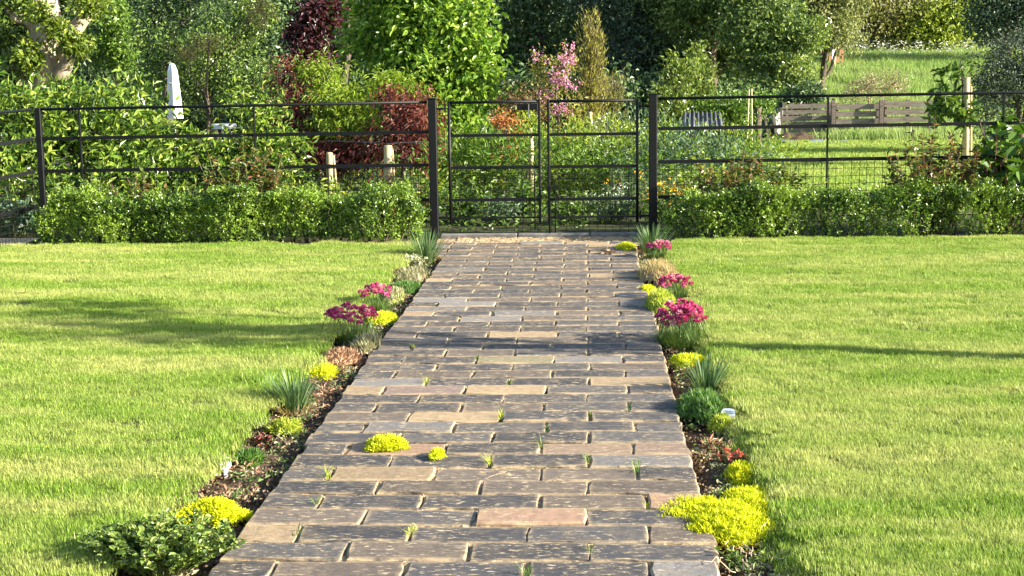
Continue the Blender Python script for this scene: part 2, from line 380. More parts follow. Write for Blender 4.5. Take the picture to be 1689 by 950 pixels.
l.new(rp.outputs[0], bs.inputs['Base Color']); bs.inputs['Roughness'].default_value = 0.95
bp = n.new('ShaderNodeBump'); bp.inputs['Strength'].default_value = 0.7; bp.inputs['Distance'].default_value = 0.02
l.new(noise(n, l, g.outputs['Position'], 60, 4).outputs[0], bp.inputs['Height']); l.new(bp.outputs[0], bs.inputs['Normal'])

PL, PR = -1.145, 0.395; ROWP = 0.1792; Y0 = 4.365 - 3 * ROWP
def brick_mesh(L, D, seed):
    rng = np.random.default_rng(seed); nx, ny = 3, 2; hx, hy = L / 2, D / 2; ch = 0.0055
    gx = np.linspace(-hx + ch, hx - ch, nx + 1); gy = np.linspace(-hy + ch, hy - ch, ny + 1)
    X, Y = np.meshgrid(gx, gy); X = X + rng.normal(0, 0.004, X.shape); Y = Y + rng.normal(0, 0.0032, Y.shape)
    top = np.stack([X, Y, rng.normal(0, 0.0007, X.shape)], -1).reshape(-1, 3); w = nx + 1
    f = []
    for j in range(ny):
        for i in range(nx):
            a = j * w + i; f += [(a, a + 1, a + w + 1), (a, a + w + 1, a + w)]
    ring = [i for i in range(w)] + [w * (j + 1) - 1 for j in range(1, ny + 1)] + [ny * w + i for i in range(nx - 1, -1, -1)] + [j * w for j in range(ny - 1, 0, -1)]
    r1 = top[ring].copy(); c = np.array([hx, hy, 1]); sgn = np.sign(r1) * (np.abs(r1) > c * 0.9)
    r1[:, :2] += sgn[:, :2] * ch * rng.uniform(0.6, 1.4, (len(ring), 1)); r1[:, 2] -= ch * rng.uniform(0.8, 1.6, len(ring))
    r2 = r1.copy(); r2[:, 2] = -0.065
    V = np.concatenate([top, r1, r2]); nt = len(top); k = len(ring)
    for i in range(k):
        j = (i + 1) % k; a, b = ring[i], ring[j]; c1, d1 = nt + i, nt + j; c2, d2 = c1 + k, d1 + k
        f += [(a, c1, d1), (a, d1, b), (c1, c2, d2), (c1, d2, d1)]
    mb = MB(); mb.add(V, f); return mb.mesh('brick', M_BRICK)
FULL = [brick_mesh(0.370, 0.170, s) for s in range(10)]; HALF = [brick_mesh(0.181, 0.170, 50 + s) for s in range(6)]
SL, SD, SB, TAN, ORG, LGT = (0.058, 0.057, 0.060), (0.082, 0.078, 0.076), (0.125, 0.10, 0.08), (0.34, 0.245, 0.14), (0.32, 0.20, 0.13), (0.19, 0.18, 0.17)
special = {(2, 0): TAN, (3, 2): ORG, (8, 1): ORG, (8, 3): (0.30, 0.21, 0.14), (8, 4): (0.26, 0.18, 0.13), (14, 2): TAN, (14, 1): (0.24, 0.17, 0.14), (15, 3): TAN, (7, 3): LGT, (18, 3): LGT,
           (18, 2): (0.26, 0.23, 0.13), (4, 4): ORG, (6, 2): SB, (6, 3): SB, (5, 3): SB, (16, 2): SB, (16, 1): SB, (22, 2): TAN, (2, 4): SB, (1, 1): SB}
mb = MB(); mb.add([(PL + .005, 2.5, -0.016), (PR - .005, 2.5, -0.016), (PR - .005, 13.06, -0.016), (PL + .005, 13.06, -0.016), (PL + .005, 2.5, -0.1), (PL + .005, 13.06, -0.1), (PR - .005, 2.5, -0.1), (PR - .005, 13.06, -0.1)],
                  [(0, 1, 2), (0, 2, 3), (4, 0, 3), (4, 3, 5), (1, 6, 7), (1, 7, 2)])
mb.add([(-1.32, 12.10, -0.017), (PL, 12.10, -0.017), (PL, 13.06, -0.017), (-1.32, 13.06, -0.017), (-1.32, 12.10, -0.1), (PL, 12.10, -0.1), (PR, 12.4, -0.017), (0.55, 12.4, -0.017), (0.55, 13.06, -0.017), (PR, 13.06, -0.017)],
       [(0, 1, 2), (0, 2, 3), (4, 5, 1), (4, 1, 0), (6, 7, 8), (6, 8, 9)])
gx = np.linspace(PL + .006, PR - .006, 90); gy = np.linspace(3.3, 13.05, 420); GX, GY = np.meshgrid(gx, gy); rj = np.random.default_rng(61)
GZ = -0.011 + 0.005 * np.sin(GX * 23 + 3 * np.sin(GY * 5)) * np.sin(GY * 19) + 0.004 * np.sin(GX * 61 + GY * 47) + rj.normal(0, .003, GX.shape)
mb.add(np.stack([GX, GY, np.minimum(GZ, -.0055)], -1).reshape(-1, 3), [q for j in range(419) for i in range(89) for q in ((j * 90 + i, j * 90 + i + 1, j * 90 + i + 91), (j * 90 + i, j * 90 + i + 91, j * 90 + i + 90))])
mb.v[0][:4, 2] = -.03
path = mb.build('path', M_SAND); path['kind'] = 'structure'
rngp = random.Random(5)
def put_brick(x0, x1, row, col):
    L = x1 - x0; half = L < 0.27; me = rngp.choice(HALF if half else FULL); nom = 0.181 if half else 0.370
    o = link('brick', me, path); sx = (L - rngp.choice((rngp.uniform(0.004, 0.009), rngp.uniform(0.006, 0.019)))) / nom
    o.location = ((x0 + x1) / 2, Y0 + (row + 2.5) * ROWP + rngp.uniform(-.004, .004), rngp.gauss(0, 0.0022))
    o.scale = (sx * rngp.choice((1, -1)) if False else sx, rngp.uniform(0.972, 1.018), 1)
    o.rotation_euler = (rngp.gauss(0, 0.008), rngp.gauss(0, 0.006), rngp.gauss(0, 0.006))
    far = max(0, (row - 18) / 30)
    r = rngp.random()
    c = special.get((row, col)) or (SL if r < .42 - .2 * far else SD if r < .74 - .3 * far else SB if r < .93 - .15 * far else LGT if r < .97 - .06 * far else TAN)
    k = rngp.uniform(0.82, 1.2); o.color = (c[0] * k, c[1] * k, c[2] * k, 1)
JO = []
for row in range(-2, 47):
    A = row % 2 != 0; jt = lambda: rngp.uniform(-0.014, 0.014)
    cuts = [PL, -0.765 + jt(), -0.383 + jt(), 0.0 + jt() * .6, PR] if A else [PL, -0.952 + jt(), -0.572 + jt(), -0.186 + jt(), 0.188 + jt(), PR]
    cuts[0] += rngp.uniform(-.008, .006); cuts[-1] += rngp.uniform(-.006, .008)
    if row >= 42: cuts = [-1.32] + cuts; cuts[1] = PL
    JO += [(cx, Y0 + (row + 2.5) * ROWP) for cx in cuts[1:-1]]
    for i in range(len(cuts) - 1): put_brick(cuts[i], cuts[i + 1], row, i)
# stone threshold under the gate
sill = thing('threshold', 'dark stone threshold strip under the iron gates at the path end', 'threshold', (0, 0, 0))
for i, (a, b) in enumerate(((-1.30, -0.62), (-0.615, 0.02), (0.025, 0.53))):
    box(MB(), ((a + b) / 2, 13.08, -0.03), (b - a - .006, 0.10, 0.10), ch=0.006).build('stone', M_STONE, sill)

# ------------------------------------------------------------------ soil beds
def bed(name, x0, x1):
    xs = np.linspace(x0, x1, 14); ysb = np.linspace(2.6, 12.5, 330); rng = np.random.default_rng(int(x0 * 77) % 100)
    nz = rng.normal(0, 0.006, (330, 14))
    zf = lambda X, Y: -0.045 + nz + 0.010 * np.sin(X * 31 + Y * 9) * np.sin(Y * 13) - 0.03 * np.exp(-((X - (PL if x0 < 0 else PR)) / 0.03) ** 2)
    o = sheet(name, xs, ysb, zf, M_SOIL); return o
bed('soil_bed', LX - 0.02, PL + 0.02); bed('soil_bed', PR - 0.02, RX + 0.02)
sheet('soil_bed', np.linspace(-8, -1.32, 20), np.linspace(12.38, 13.3, 8), lambda X, Y: -0.03 + 0.012 * np.sin(X * 9 + Y * 17), M_SOIL)
sheet('soil_bed', np.linspace(0.5, 8, 20), np.linspace(12.45, 13.3, 8), lambda X, Y: -0.03 + 0.012 * np.sin(X * 9 + Y * 17), M_SOIL)
# clods and litter
leaf_mat('litter', [(0.08, 0.055, 0.035), (0.18, 0.125, 0.08), (0.32, 0.23, 0.15), (0.50, 0.40, 0.27)], 0.15, 0.8, 0.1)
leaf_mat('clod', [(0.05, 0.033, 0.022), (0.10, 0.068, 0.045), (0.20, 0.15, 0.10)], 0.0, 0.95, 0.1)
def litter(name, label, x0, x1, n, seed):
    rng = np.random.default_rng(seed); mb = MB()
    P = np.stack([rng.uniform(x0, x1, n), 3.4 + 9 * rng.random(n) ** 1.6, rng.uniform(-0.045, -0.02, n)], 1)
    leaves(mb, P, rdir(rng, n) * [1, 1, .5], rdir(rng, n) + [0, 0, 1.2], rng.uniform(.008, .024, n), rng.uniform(.004, .010, n), 0, False, .4, .2)
    k = n // 3; P = np.stack([rng.uniform(x0, x1, k), 3.4 + 9 * rng.random(k) ** 1.6, np.full(k, -0.048)], 1)
    oc = np.array([(1, 0, 0), (0, 1, 0), (-1, 0, 0), (0, -1, 0), (0, 0, 1), (0, 0, -1)], float)
    of = np.array([(0, 1, 4), (1, 2, 4), (2, 3, 4), (3, 0, 4), (1, 0, 5), (2, 1, 5), (3, 2, 5), (0, 3, 5)])
    V = P[:, None, :] + (oc[None] * rng.uniform(.6, 1.3, (k, 6, 1))) * (rng.uniform(.004, .014, k)[:, None, None] * rng.uniform(.6, 1.2, (k, 1, 3)))
    mb.add(V.reshape(-1, 3), ((np.arange(k) * 6)[:, None, None] + of[None]).reshape(-1, 3), 1)
    tag(mb.build(name, [LEAF['litter'], LEAF['clod']]), label, 'leaf litter', None, 'stuff')
litter('leaf_litter', 'dry leaf litter and crumbs of soil in the bed left of the path', LX + .02, PL - .012, 3600, 11)
litter('leaf_litter', 'dry leaf litter and crumbs of soil in the bed right of the path', PR + .012, RX - .10, 3000, 12)
#--PART2--
# ------------------------------------------------------------------ iron fence and gates
YF = 13.12
def wx(px, py=270): return at(px, py, YF).x
XC, XGL, XGR = wx(68), wx(715, 270), wx(1077, 270)
def netting(parent, p0, p1, z0, z1, step=0.066, seed=0, r=0.0026):
    """square wire netting between two ground points, slightly slack"""
    rng = np.random.default_rng(seed); mb = MB(); p0 = Vector(p0); p1 = Vector(p1); d = p1 - p0; Ln = d.length; u = d / Ln
    w = Vector((-u.y, u.x, 0))
    def pt(s, z): return p0 + u * s + w * (0.006 * math.sin(s * 9 + z * 11) + 0.004 * math.sin(s * 23)) + Vector((0, 0, z + 0.005 * math.sin(s * 7 + z * 3)))
    ns = max(2, int(Ln / step)); nz = int((z1 - z0) / step)
    for i in range(ns + 1):
        s = Ln * i / ns + rng.normal(0, .003)
        tube(mb, [pt(s, z0 + (z1 - z0) * k / 5) for k in range(6)], r, 3, 0, False)
    for j in range(nz + 1):
        z = z1 - step * j; tube(mb, [pt(Ln * k / 24, z) for k in range(25)], r, 3, 0, False)
    return mb.build('wire_netting', M_WIRE, parent)
def rail(parent, a, b, flat=True, h=0.030, t=0.012, r=0.0125):
    a, b = Vector(a), Vector(b); mb = MB()
    if flat:
        d = b - a; box(mb, (a + b) / 2, (d.length, t, h), 0, math.atan2(d.y, d.x), -math.asin(d.z / d.length))
        return mb.build('rail', M_BLACK, parent)
    tube(mb, [a, a.lerp(b, .5) + Vector((0, 0, -.002)), b], r, 8); return mb.build('top_rail', M_BLACK, parent, True)
def fence_run(label, a, b, zt0, zt1, posts, square, seed):
    """a, b ground points; zt: top-rail height at both ends"""
    a, b = Vector(a), Vector(b); d = b - a; u = d.normalized()
    f = thing('estate_fence', label, 'fence', a, 'black iron estate railings')
    up = lambda p, z: Vector(p) + Vector((0, 0, z))
    rail(f, up((0, 0, 0), zt0), up(d, zt1), False)
    for k in (.262, .552, .862): rail(f, up((0, 0, 0), zt0 - k), up(d, zt1 - k))
    for s in posts:
        p = u * s; zt = zt0 + (zt1 - zt0) * s / d.length
        box(MB(), (p.x, p.y, (zt + .004 - .15) / 2), (0.012 if abs(u.x) > .5 else 0.036, 0.036 if abs(u.x) > .5 else .012, zt + .004 + .15)).build('upright', M_BLACK, f)
    for s in square:
        p = u * s; zt = zt0 + (zt1 - zt0) * s / d.length
        box(MB(), (p.x, p.y, (zt + .012 - .2) / 2), (0.052, 0.052, zt + .012 + .2), ch=.004).build('post', M_BLACK, f)
    netting(f, up(u * .03 + Vector((-u.y, u.x, 0)) * .012, 0), up(d - u * .03 + Vector((-u.y, u.x, 0)) * .012, 0), 0.02, zt0 - .56, seed=seed)
    return f
LF = XGL - 0.045 - XC
fence_run('long black railing panel between the corner post and the left gate post', (XC, YF, 0), (XGL - .045, YF, 0), 1.165, 1.185,
          [wx(135) - XC, wx(422) - XC], [0.0], 1)
fence_run('black railing panel running from the corner post towards the viewer at the left edge', (XC - .05, YF - .04, 0), (XC - .13, YF - 4.6, 0), 1.163, 1.15, [1.2, 2.6, 3.9], [], 2)
fence_run('black railing panels right of the gate in front of the back lawn', (XGR + .045, YF, 0), (XGR + 5.6, YF, 0), 1.19, 1.215,
          [wx(1364) - XGR - .045, wx(1652) - XGR - .045, wx(1652) - XGR + 1.55], [], 3)
for x, zt, lb in ((XGL, 1.212, 'thick square black gate post at the left end of the path'), (XGR, 1.228, 'thick square black gate post beside the right-hand chives')):
    p = thing('gate_post', lb, 'gate post', (x, YF, 0), 'gate posts')
    box(MB(), (0, 0, (zt - .3) / 2), (0.072, 0.072, zt + .3), ch=.005).build('post', M_BLACK, p)
    box(MB(), (0, 0, zt + .004), (0.078, 0.078, 0.008), ch=.002).build('cap', M_BLACK, p)
    s = 1 if x == XGL else -1
    for z in (1.125, 0.165):
        hb = MB(); tube(hb, [(s * .036, 0, z), (s * .115, 0, z)], .010, 6); tube(hb, [(s * .112, 0, z - .03), (s * .112, 0, z + .045)], .0085, 6); hb.build('hinge', M_BLACK, p)
def gate(label, xh, xm, seed, bolt):
    """leaf from hinge stile xh to meeting stile xm"""
    g = thing('gate', label, 'gate', (xh, YF, 0), 'pair of iron gates'); w = xm - xh; s = 1 if w > 0 else -1
    zt = 1.178
    def bar(name, pts, r, n=8): tube(MB(), pts, r, n).build(name, M_BLACK, g, True)
    bar('hinge_stile', [(0, 0, .11), (0, 0, zt + .01)], .013)
    box(MB(), (w, 0, (zt + .02 + .10) / 2), (.022, .028, zt + .02 - .10), ch=.003).build('meeting_stile', M_BLACK, g)
    bar('top_rail', [(0, 0, zt), (w, 0, zt)], .0125)
    for z in (.888, .605, .318): box(MB(), (w / 2, .0, z), (abs(w) - .02, .012, .026)).build('rail', M_BLACK, g)
    box(MB(), (w / 2, 0, .158), (abs(w) - .01, .016, .016)).build('bottom_rail', M_BLACK, g)
    # round-cornered inner hoop that carries the netting
    fr = [(w - s * .045, -.012, .05), (w - s * .045, -.012, .56), (w - s * .052, -.012, .592), (w - s * .08, -.012, .6), (s * .1, -.012, .6)] if not bolt else \
         [(w - s * .055, -.012, .0), (w - s * .055, -.012, .47), (w - s * .062, -.012, .493), (w - s * .09, -.012, .5), (s * .3, -.012, .5)]
    bar('hoop', fr, .0065, 6)
    netting(g, (s * .012, .012, 0) if s > 0 else (w + .02, .012, 0), (w - .02, .012, 0) if s > 0 else (-.012, .012, 0), .0, .60, .066, seed)
    if not bolt:
        lb = box(MB(), (w - .10, -.018, zt - .045), (.18, .03, .055), ch=.004).build('latch_box', M_BLACK, g)
        tube(MB(), [(w - .09, -.04, zt - .02), (w - .09, -.045, zt - .13)], .005, 6).build('latch_handle', M_METAL, lb)
    else:
        bar('drop_bolt', [(w + .004, -.028, .012), (w + .004, -.028, .42), (w + .03, -.04, .44)], .008, 6)
gate('left iron gate leaf with the latch box at its top corner', wx(742), wx(890), 21, False)
gate('right iron gate leaf with the drop bolt reaching the path', wx(1051), wx(905), 22, True)

# ------------------------------------------------------------------ foliage generators
def cloud(rng, blobs, nclump, per, clump, surf=0.45, bump=0.22):
    """clumped points spread through a union of ellipsoids, denser towards the outside"""
    vol = np.array([(b[1] * b[2] * b[3]) ** 0.67 for b in blobs]); pick = rng.choice(len(blobs), nclump, p=vol / vol.sum())
    C = np.array([tuple(b[0]) for b in blobs])[pick]; S = np.array([b[1:4] for b in blobs])[pick]
    u = rdir(rng, nclump); ph = rng.random(3) * 6
    wob = 1 + bump * (np.sin(u[:, 0] * 5 + ph[0] + pick) * np.sin(u[:, 1] * 4 + ph[1]) + 0.6 * np.sin(u[:, 2] * 7 + ph[2] + pick * 2))
    r = rng.random(nclump) ** surf
    cc = C + u * S * (r * wob)[:, None]
    P = np.repeat(cc, per, 0) + rng.normal(0, 1, (nclump * per, 3)) * clump * rng.uniform(0.5, 1.3, (nclump, 1)).repeat(per, 0)
    out = nrm((P - np.repeat(C, per, 0)) / np.repeat(S, per, 0))
    return P, out, cc
def crown(mb, rng, blobs, nclump, per, clump, L, W, mi=0, round_=False, surf=.45, up=0.35, droop=.15, bump=.22, ymin=None, zmin=0.03, dvec=(0, 0, -.15)):
    P, out, cc = cloud(rng, blobs, nclump, per, clump, surf, bump)
    keep = P[:, 2] > zmin + (hill(P[:, 0], P[:, 1]))
    if ymin is not None: keep &= P[:, 1] > ymin
    P, out = P[keep], out[keep]; n = len(P)
    D = out * .55 + rdir(rng, n) * .8 + np.array(dvec); N = out * .5 + rdir(rng, n) * .75 + np.array([0.15, -0.15, up])
    leaves(mb, P, D, N, L * rng.uniform(.65, 1.25, n), W * rng.uniform(.7, 1.2, n), mi, round_, .18, droop); return cc
def limb(mb, rng, a, b, r0, r1, k=5, wob=.06, n=6, mi=0):
    a, b = np.array(tuple(a)), np.array(tuple(b)); L = np.linalg.norm(b - a); t = np.linspace(0, 1, k)[:, None]
    p = a + (b - a) * t + rng.normal(0, wob * L * .5, (k, 3)) * np.sin(t * math.pi) ; tube(mb, p, np.linspace(r0, r1, k), n, mi); return p
def woody(name, label, cat, base, blobs, mat, L, W, nclump, per, clump, trunk=None, trunk_r=.06, bark=None, seed=1, group=None, twigs=18,
          round_=False, surf=.45, up=.35, droop=.15, bump=.22, extra=None, dvec=(0, 0, -.15), ymin=None):
    """tree or shrub: trunk with limbs into the crown, twigs to the clumps, leafy crown"""
    rng = np.random.default_rng(seed); base = Vector(base); t = thing(name, label, cat, base, group)
    rel = [(Vector(b[0]) - base, *b[1:]) for b in blobs]
    mb = MB(); P, out, cc = None, None, None
    cm = MB(); o0 = np.array(tuple(base))
    # clumps are made in world space so that nothing grows below the terrain
    cc = crown(cm, rng, blobs, nclump, per, clump, L, W, 0, round_, surf, up, droop, bump, ymin, .03, dvec)
    cm.v = [v - o0 for v in cm.v]
    tm = MB(); top = Vector(trunk) - base if trunk else rel[0][0]
    tp = limb(tm, rng, (0, 0, -.1), top, trunk_r, trunk_r * .55, 6, .05, 8)
    for b in rel:
        s = tp[rng.integers(2, 5)]; lp = limb(tm, rng, s, b[0], trunk_r * .5, trunk_r * .15, 5, .12, 5)
    for c in cc[rng.choice(len(cc), min(twigs, len(cc)), replace=False)]:
        c = c - o0; j = min(range(len(rel)), key=lambda q: np.linalg.norm(np.array(tuple(rel[q][0])) - c))
        if c[2] > .1: limb(tm, rng, rel[j][0], c, trunk_r * .16 + .002, .002, 4, .1, 4)
    tm.build('trunk', bark or M_BARK, t, True); cm.build('crown', mat, t)
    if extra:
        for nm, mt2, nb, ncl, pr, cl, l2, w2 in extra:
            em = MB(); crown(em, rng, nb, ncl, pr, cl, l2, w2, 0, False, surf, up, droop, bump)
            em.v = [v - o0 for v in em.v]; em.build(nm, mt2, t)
    return t
def B(px, py, Y, rx, rz, ry=None): return (at(px, py, Y), rx, ry or rx * .8, rz)
def foot(px, Y): p = at(px, 200, Y); return Vector((p.x, Y, float(hill(p.x, Y))))

# ------------------------------------------------------------------ clipped box hedges
leaf_mat('box_leaf', [(0.016, 0.045, 0.009), (0.05, 0.12, 0.016), (0.14, 0.26, 0.03), (0.38, 0.49, 0.09)], .3, .3, .55, (0.24, 0.36, 0.045), 2.6)
def hedge(label, x0, x1, y0, y1, h0, h1, n, seed):
    rng = np.random.default_rng(seed); t = thing('box_hedge', label, 'hedge', ((x0 + x1) / 2, (y0 + y1) / 2, 0)); o = np.array([(x0 + x1) / 2, (y0 + y1) / 2, 0])
    nsh = n // 9; X = rng.uniform(x0, x1, nsh)
    hh = h0 + (h1 - h0) * (X - x0) / (x1 - x0) + .04 * np.sin(X * 4.1 + seed) + .03 * np.sin(X * 9.7) + .025 * np.sin(X * 23) + np.where(rng.random(nsh) < .12, rng.exponential(.03, nsh), 0)
    dent = .04 * np.sin(X * 5.3 + 2 * seed) + .03 * np.sin(X * 11)
    a = rng.random(nsh); face = rng.random(nsh)
    yy = np.where(face < .62, y0 + dent + rng.exponential(.05, nsh), y0 + (y1 - y0) * rng.random(nsh))
    zz = np.where(face < .62, hh * rng.random(nsh) ** .8, hh - rng.exponential(.05, nsh)); zz = np.maximum(zz, .01)
    yy = yy + .10 * (zz / hh) ** 3 * (face < .62)
    e = np.minimum(X - x0, x1 - X); zz = np.where(e < .12, zz * (.55 + .45 * e / .12), zz)
    C = np.stack([X, yy, zz], 1); per = 9; mb = MB()
    up = nrm(np.stack([rng.normal(0, .4, nsh), rng.normal(-.35, .35, nsh), rng.uniform(.4, 1.2, nsh)], 1))
    k = rng.random(nsh * per)[:, None]
    P = np.repeat(C, per, 0) + np.repeat(up, per, 0) * (k * .075) + rng.normal(0, .006, (nsh * per, 3))
    D = np.repeat(up, per, 0) * .6 + rdir(rng, nsh * per); N = rdir(rng, nsh * per) * .7 + np.repeat(up, per, 0)
    leaves(mb, P - o, D, N, rng.uniform(.018, .034, nsh * per), rng.uniform(.011, .018, nsh * per), 0, False, .15, .1)
    mb.build('foliage', LEAF['box_leaf'], t)
    sm = MB()
    for x in np.arange(x0 + .1, x1 - .05, .13):
        y = (y0 + y1) / 2 + rng.normal(0, .05)
        for q in range(3): limb(sm, rng, np.array([x, y, -.06]) - o, np.array([x + rng.normal(0, .09), y + rng.normal(0, .08), .22 + .08 * rng.random()]) - o, .008, .003, 4, .1, 4)
    sm.build('stems', M_BARK, t)
hedge('low clipped box hedge left of the gate', gr(85, 400).x, wx(703), 12.52, 12.95, .37, .41, 44000, 1)
hedge('low clipped box hedge right of the gate', wx(1093), 5.1, 12.58, 12.98, .35, .41, 44000, 2)
e = gr(22, 404); sheet('path_edge', np.linspace(e.x - 1.2, e.x + .16, 6), np.linspace(12.46, 12.95, 4), lambda X, Y: 0.03 + 0 * X, M_TANPATH)

# ------------------------------------------------------------------ young staked tree off the right side, whose shadow crosses path and lawns
leaf_mat('young_leaf', [(0.05, 0.10, 0.015), (0.12, 0.2, 0.03)], .3)
tb = Vector((3.25, 7.19, 0))
woody('young_tree', 'slim young tree on the lawn beside the path', 'tree', tb, [(tb + Vector((0, .0, 2.2)), .25, .16, .7), (tb + Vector((.1, .68, 2.75)), .25, .14, .42), (tb + Vector((0, .36, 2.5)), .22, .07, .3), (tb + Vector((.0, -.33, 2.3)), .22, .06, .35), (tb + Vector((.0, .0, 1.42)), .12, .13, .22)], LEAF['young_leaf'],
      .09, .06, 105, 9, .08, trunk=tb + Vector((0, 0, 2.6)), trunk_r=.085, seed=77, twigs=20)
#--PART3--
# ------------------------------------------------------------------ leaf colours
leaf_mat('rhodo', [(0.025, 0.06, 0.012), (0.08, 0.16, 0.022), (0.20, 0.32, 0.04), (0.42, 0.50, 0.10)], .35, .3, .5)
leaf_mat('yellowgreen', [(0.06, 0.11, 0.015), (0.17, 0.26, 0.03), (0.34, 0.40, 0.06)], .4, .4, .4)
leaf_mat('lime_tree', [(0.05, 0.12, 0.015), (0.13, 0.26, 0.03), (0.25, 0.40, 0.05), (0.40, 0.54, 0.10)], .42, .35, .45)
leaf_mat('ivy', [(0.03, 0.07, 0.015), (0.10, 0.175, 0.03), (0.24, 0.33, 0.07)], .25, .3, .5)
leaf_mat('darkever', [(0.03, 0.062, 0.03), (0.055, 0.105, 0.045), (0.09, 0.16, 0.06), (0.21, 0.30, 0.10)], .3, .4, .4)  # greens lightened in place of haze; palest stop paints dappled highlights on some leaves
leaf_mat('bluedark', [(0.032, 0.064, 0.046), (0.055, 0.10, 0.065), (0.085, 0.14, 0.09), (0.18, 0.25, 0.15)], .3, .4, .4)  # likewise lightened for haze, with highlights painted by the palest stop
leaf_mat('midwood', [(0.045, 0.09, 0.028), (0.09, 0.165, 0.04), (0.16, 0.25, 0.06), (0.34, 0.41, 0.12)], .32, .4, .4)
leaf_mat('redleaf', [(0.05, 0.011, 0.015), (0.12, 0.028, 0.032), (0.24, 0.07, 0.065), (0.44, 0.22, 0.17)], .4, .35, .5)
leaf_mat('darkred', [(0.022, 0.008, 0.010), (0.05, 0.015, 0.018), (0.12, 0.04, 0.045)], .3, .35, .5)
leaf_mat('mapgreen', [(0.10, 0.19, 0.02), (0.24, 0.36, 0.04), (0.38, 0.46, 0.08)], .4, .4, .4)
leaf_mat('tanconifer', [(0.16, 0.14, 0.04), (0.34, 0.29, 0.11), (0.42, 0.38, 0.16)], .3, .5, .3)
leaf_mat('goldconifer', [(0.13, 0.14, 0.03), (0.30, 0.29, 0.06), (0.42, 0.38, 0.12)], .3, .5, .3)
leaf_mat('pinkflower', [(0.45, 0.16, 0.34), (0.62, 0.28, 0.50), (0.75, 0.45, 0.62)], .35, .6, .2)
leaf_mat('bronze', [(0.10, 0.08, 0.03), (0.20, 0.13, 0.05), (0.26, 0.20, 0.07)], .3)
leaf_mat('orangeleaf', [(0.30, 0.10, 0.04), (0.50, 0.20, 0.08), (0.60, 0.34, 0.12)], .35)
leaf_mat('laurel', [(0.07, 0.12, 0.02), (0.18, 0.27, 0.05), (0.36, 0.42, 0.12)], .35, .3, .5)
leaf_mat('willow', [(0.12, 0.16, 0.06), (0.26, 0.30, 0.12), (0.40, 0.42, 0.20)], .35, .5, .3)
leaf_mat('hilltree', [(0.14, 0.21, 0.03), (0.32, 0.42, 0.06), (0.48, 0.54, 0.12)], .4, .5, .3)
leaf_mat('hillbrown', [(0.10, 0.11, 0.035), (0.20, 0.20, 0.06), (0.32, 0.32, 0.10)], .35, .5, .3)
leaf_mat('greygreen', [(0.03, 0.05, 0.035), (0.06, 0.09, 0.06), (0.15, 0.19, 0.13)], .25, .45, .35)
leaf_mat('chestnut', [(0.04, 0.09, 0.015), (0.09, 0.17, 0.03), (0.18, 0.28, 0.05)], .35, .35, .45)
leaf_mat('roundleaf', [(0.03, 0.08, 0.015), (0.07, 0.15, 0.025), (0.16, 0.30, 0.04)], .35, .3, .5)
leaf_mat('roseleaf', [(0.05, 0.09, 0.02), (0.11, 0.17, 0.03), (0.20, 0.18, 0.05), (0.26, 0.11, 0.06)], .35, .35, .45)
leaf_mat('fresh', [(0.05, 0.11, 0.02), (0.13, 0.24, 0.035), (0.24, 0.36, 0.06)], .4, .4, .4)
leaf_mat('freshlime', [(0.12, 0.20, 0.02), (0.28, 0.38, 0.04), (0.42, 0.48, 0.08)], .4, .4, .4)
leaf_mat('bluegreen', [(0.05, 0.10, 0.06), (0.11, 0.19, 0.11), (0.22, 0.32, 0.18)], .35, .4, .4)
leaf_mat('yellowflower', [(0.70, 0.40, 0.03), (0.80, 0.55, 0.05), (0.75, 0.30, 0.04)], .3, .6, .2)
leaf_mat('whiteflower', [(0.75, 0.75, 0.68), (0.8, 0.8, 0.76)], .3, .6, .2)
leaf_mat('pinkish_shrub', [(0.16, 0.17, 0.09), (0.32, 0.28, 0.17), (0.45, 0.36, 0.26)], .3, .5, .3)
G = LEAF

# ------------------------------------------------------------------ far hill trees and wood
def far(label, px, Y, blobs, mat, n, L=.17, tr=.16, seed=1, name='deciduous_tree', grp='trees at the top of the meadow', per=16, clump=.28, bark=None, **k):
    f = foot(px, Y); return woody(name, label, 'tree', f, blobs, mat, L, L * .55, n, per, clump, trunk_r=tr, seed=seed, group=grp, twigs=14, bark=bark, **k)
far('brownish spreading tree at the top of the meadow, above the red shed', 1440, 50, [B(1440, 10, 50, 1.6, 1.25), B(1400, -40, 50, 1.7, 1.3), B(1490, -60, 51, 1.8, 1.2), B(1470, 45, 50, 1.1, .6)], G['hillbrown'], 620, .15, seed=31)
far('bright yellow-green tree at the top of the meadow', 1540, 50, [B(1545, 40, 50, 1.3, .75), B(1580, 10, 50, 1.0, .8), B(1510, 50, 50, .8, .5), B(1600, 30, 51, .9, .8)], G['hilltree'], 520, .15, seed=32)
far('tall open tree letting sky through at the top of the meadow', 1565, 54, [B(1480, -40, 54, 1.6, .9), B(1600, -50, 54, 1.5, .9), B(1560, -130, 54, 2.2, 1.4)], G['hillbrown'], 240, .15, seed=33)
far('dark tree in the top right corner behind the grey-green bush', 1650, 44, [B(1665, 15, 44, 1.1, .9), B(1700, 0, 44, 1.2, 1.2), B(1650, -50, 44, 1.4, 1.2), B(1630, 45, 45, .6, .45)], G['bluedark'], 700, .13, seed=34)
far('pale grey-green willow-like tree leaning over the meadow', 1345, 36, [B(1370, 40, 36, .62, .55), B(1340, -10, 36, .8, .7), B(1404, 62, 36.3, .2, .25), B(1400, -30, 36, .6, .6)], G['willow'], 560, .10, .1, 35, per=14, clump=.16, droop=.3, dvec=(0, 0, -.5))
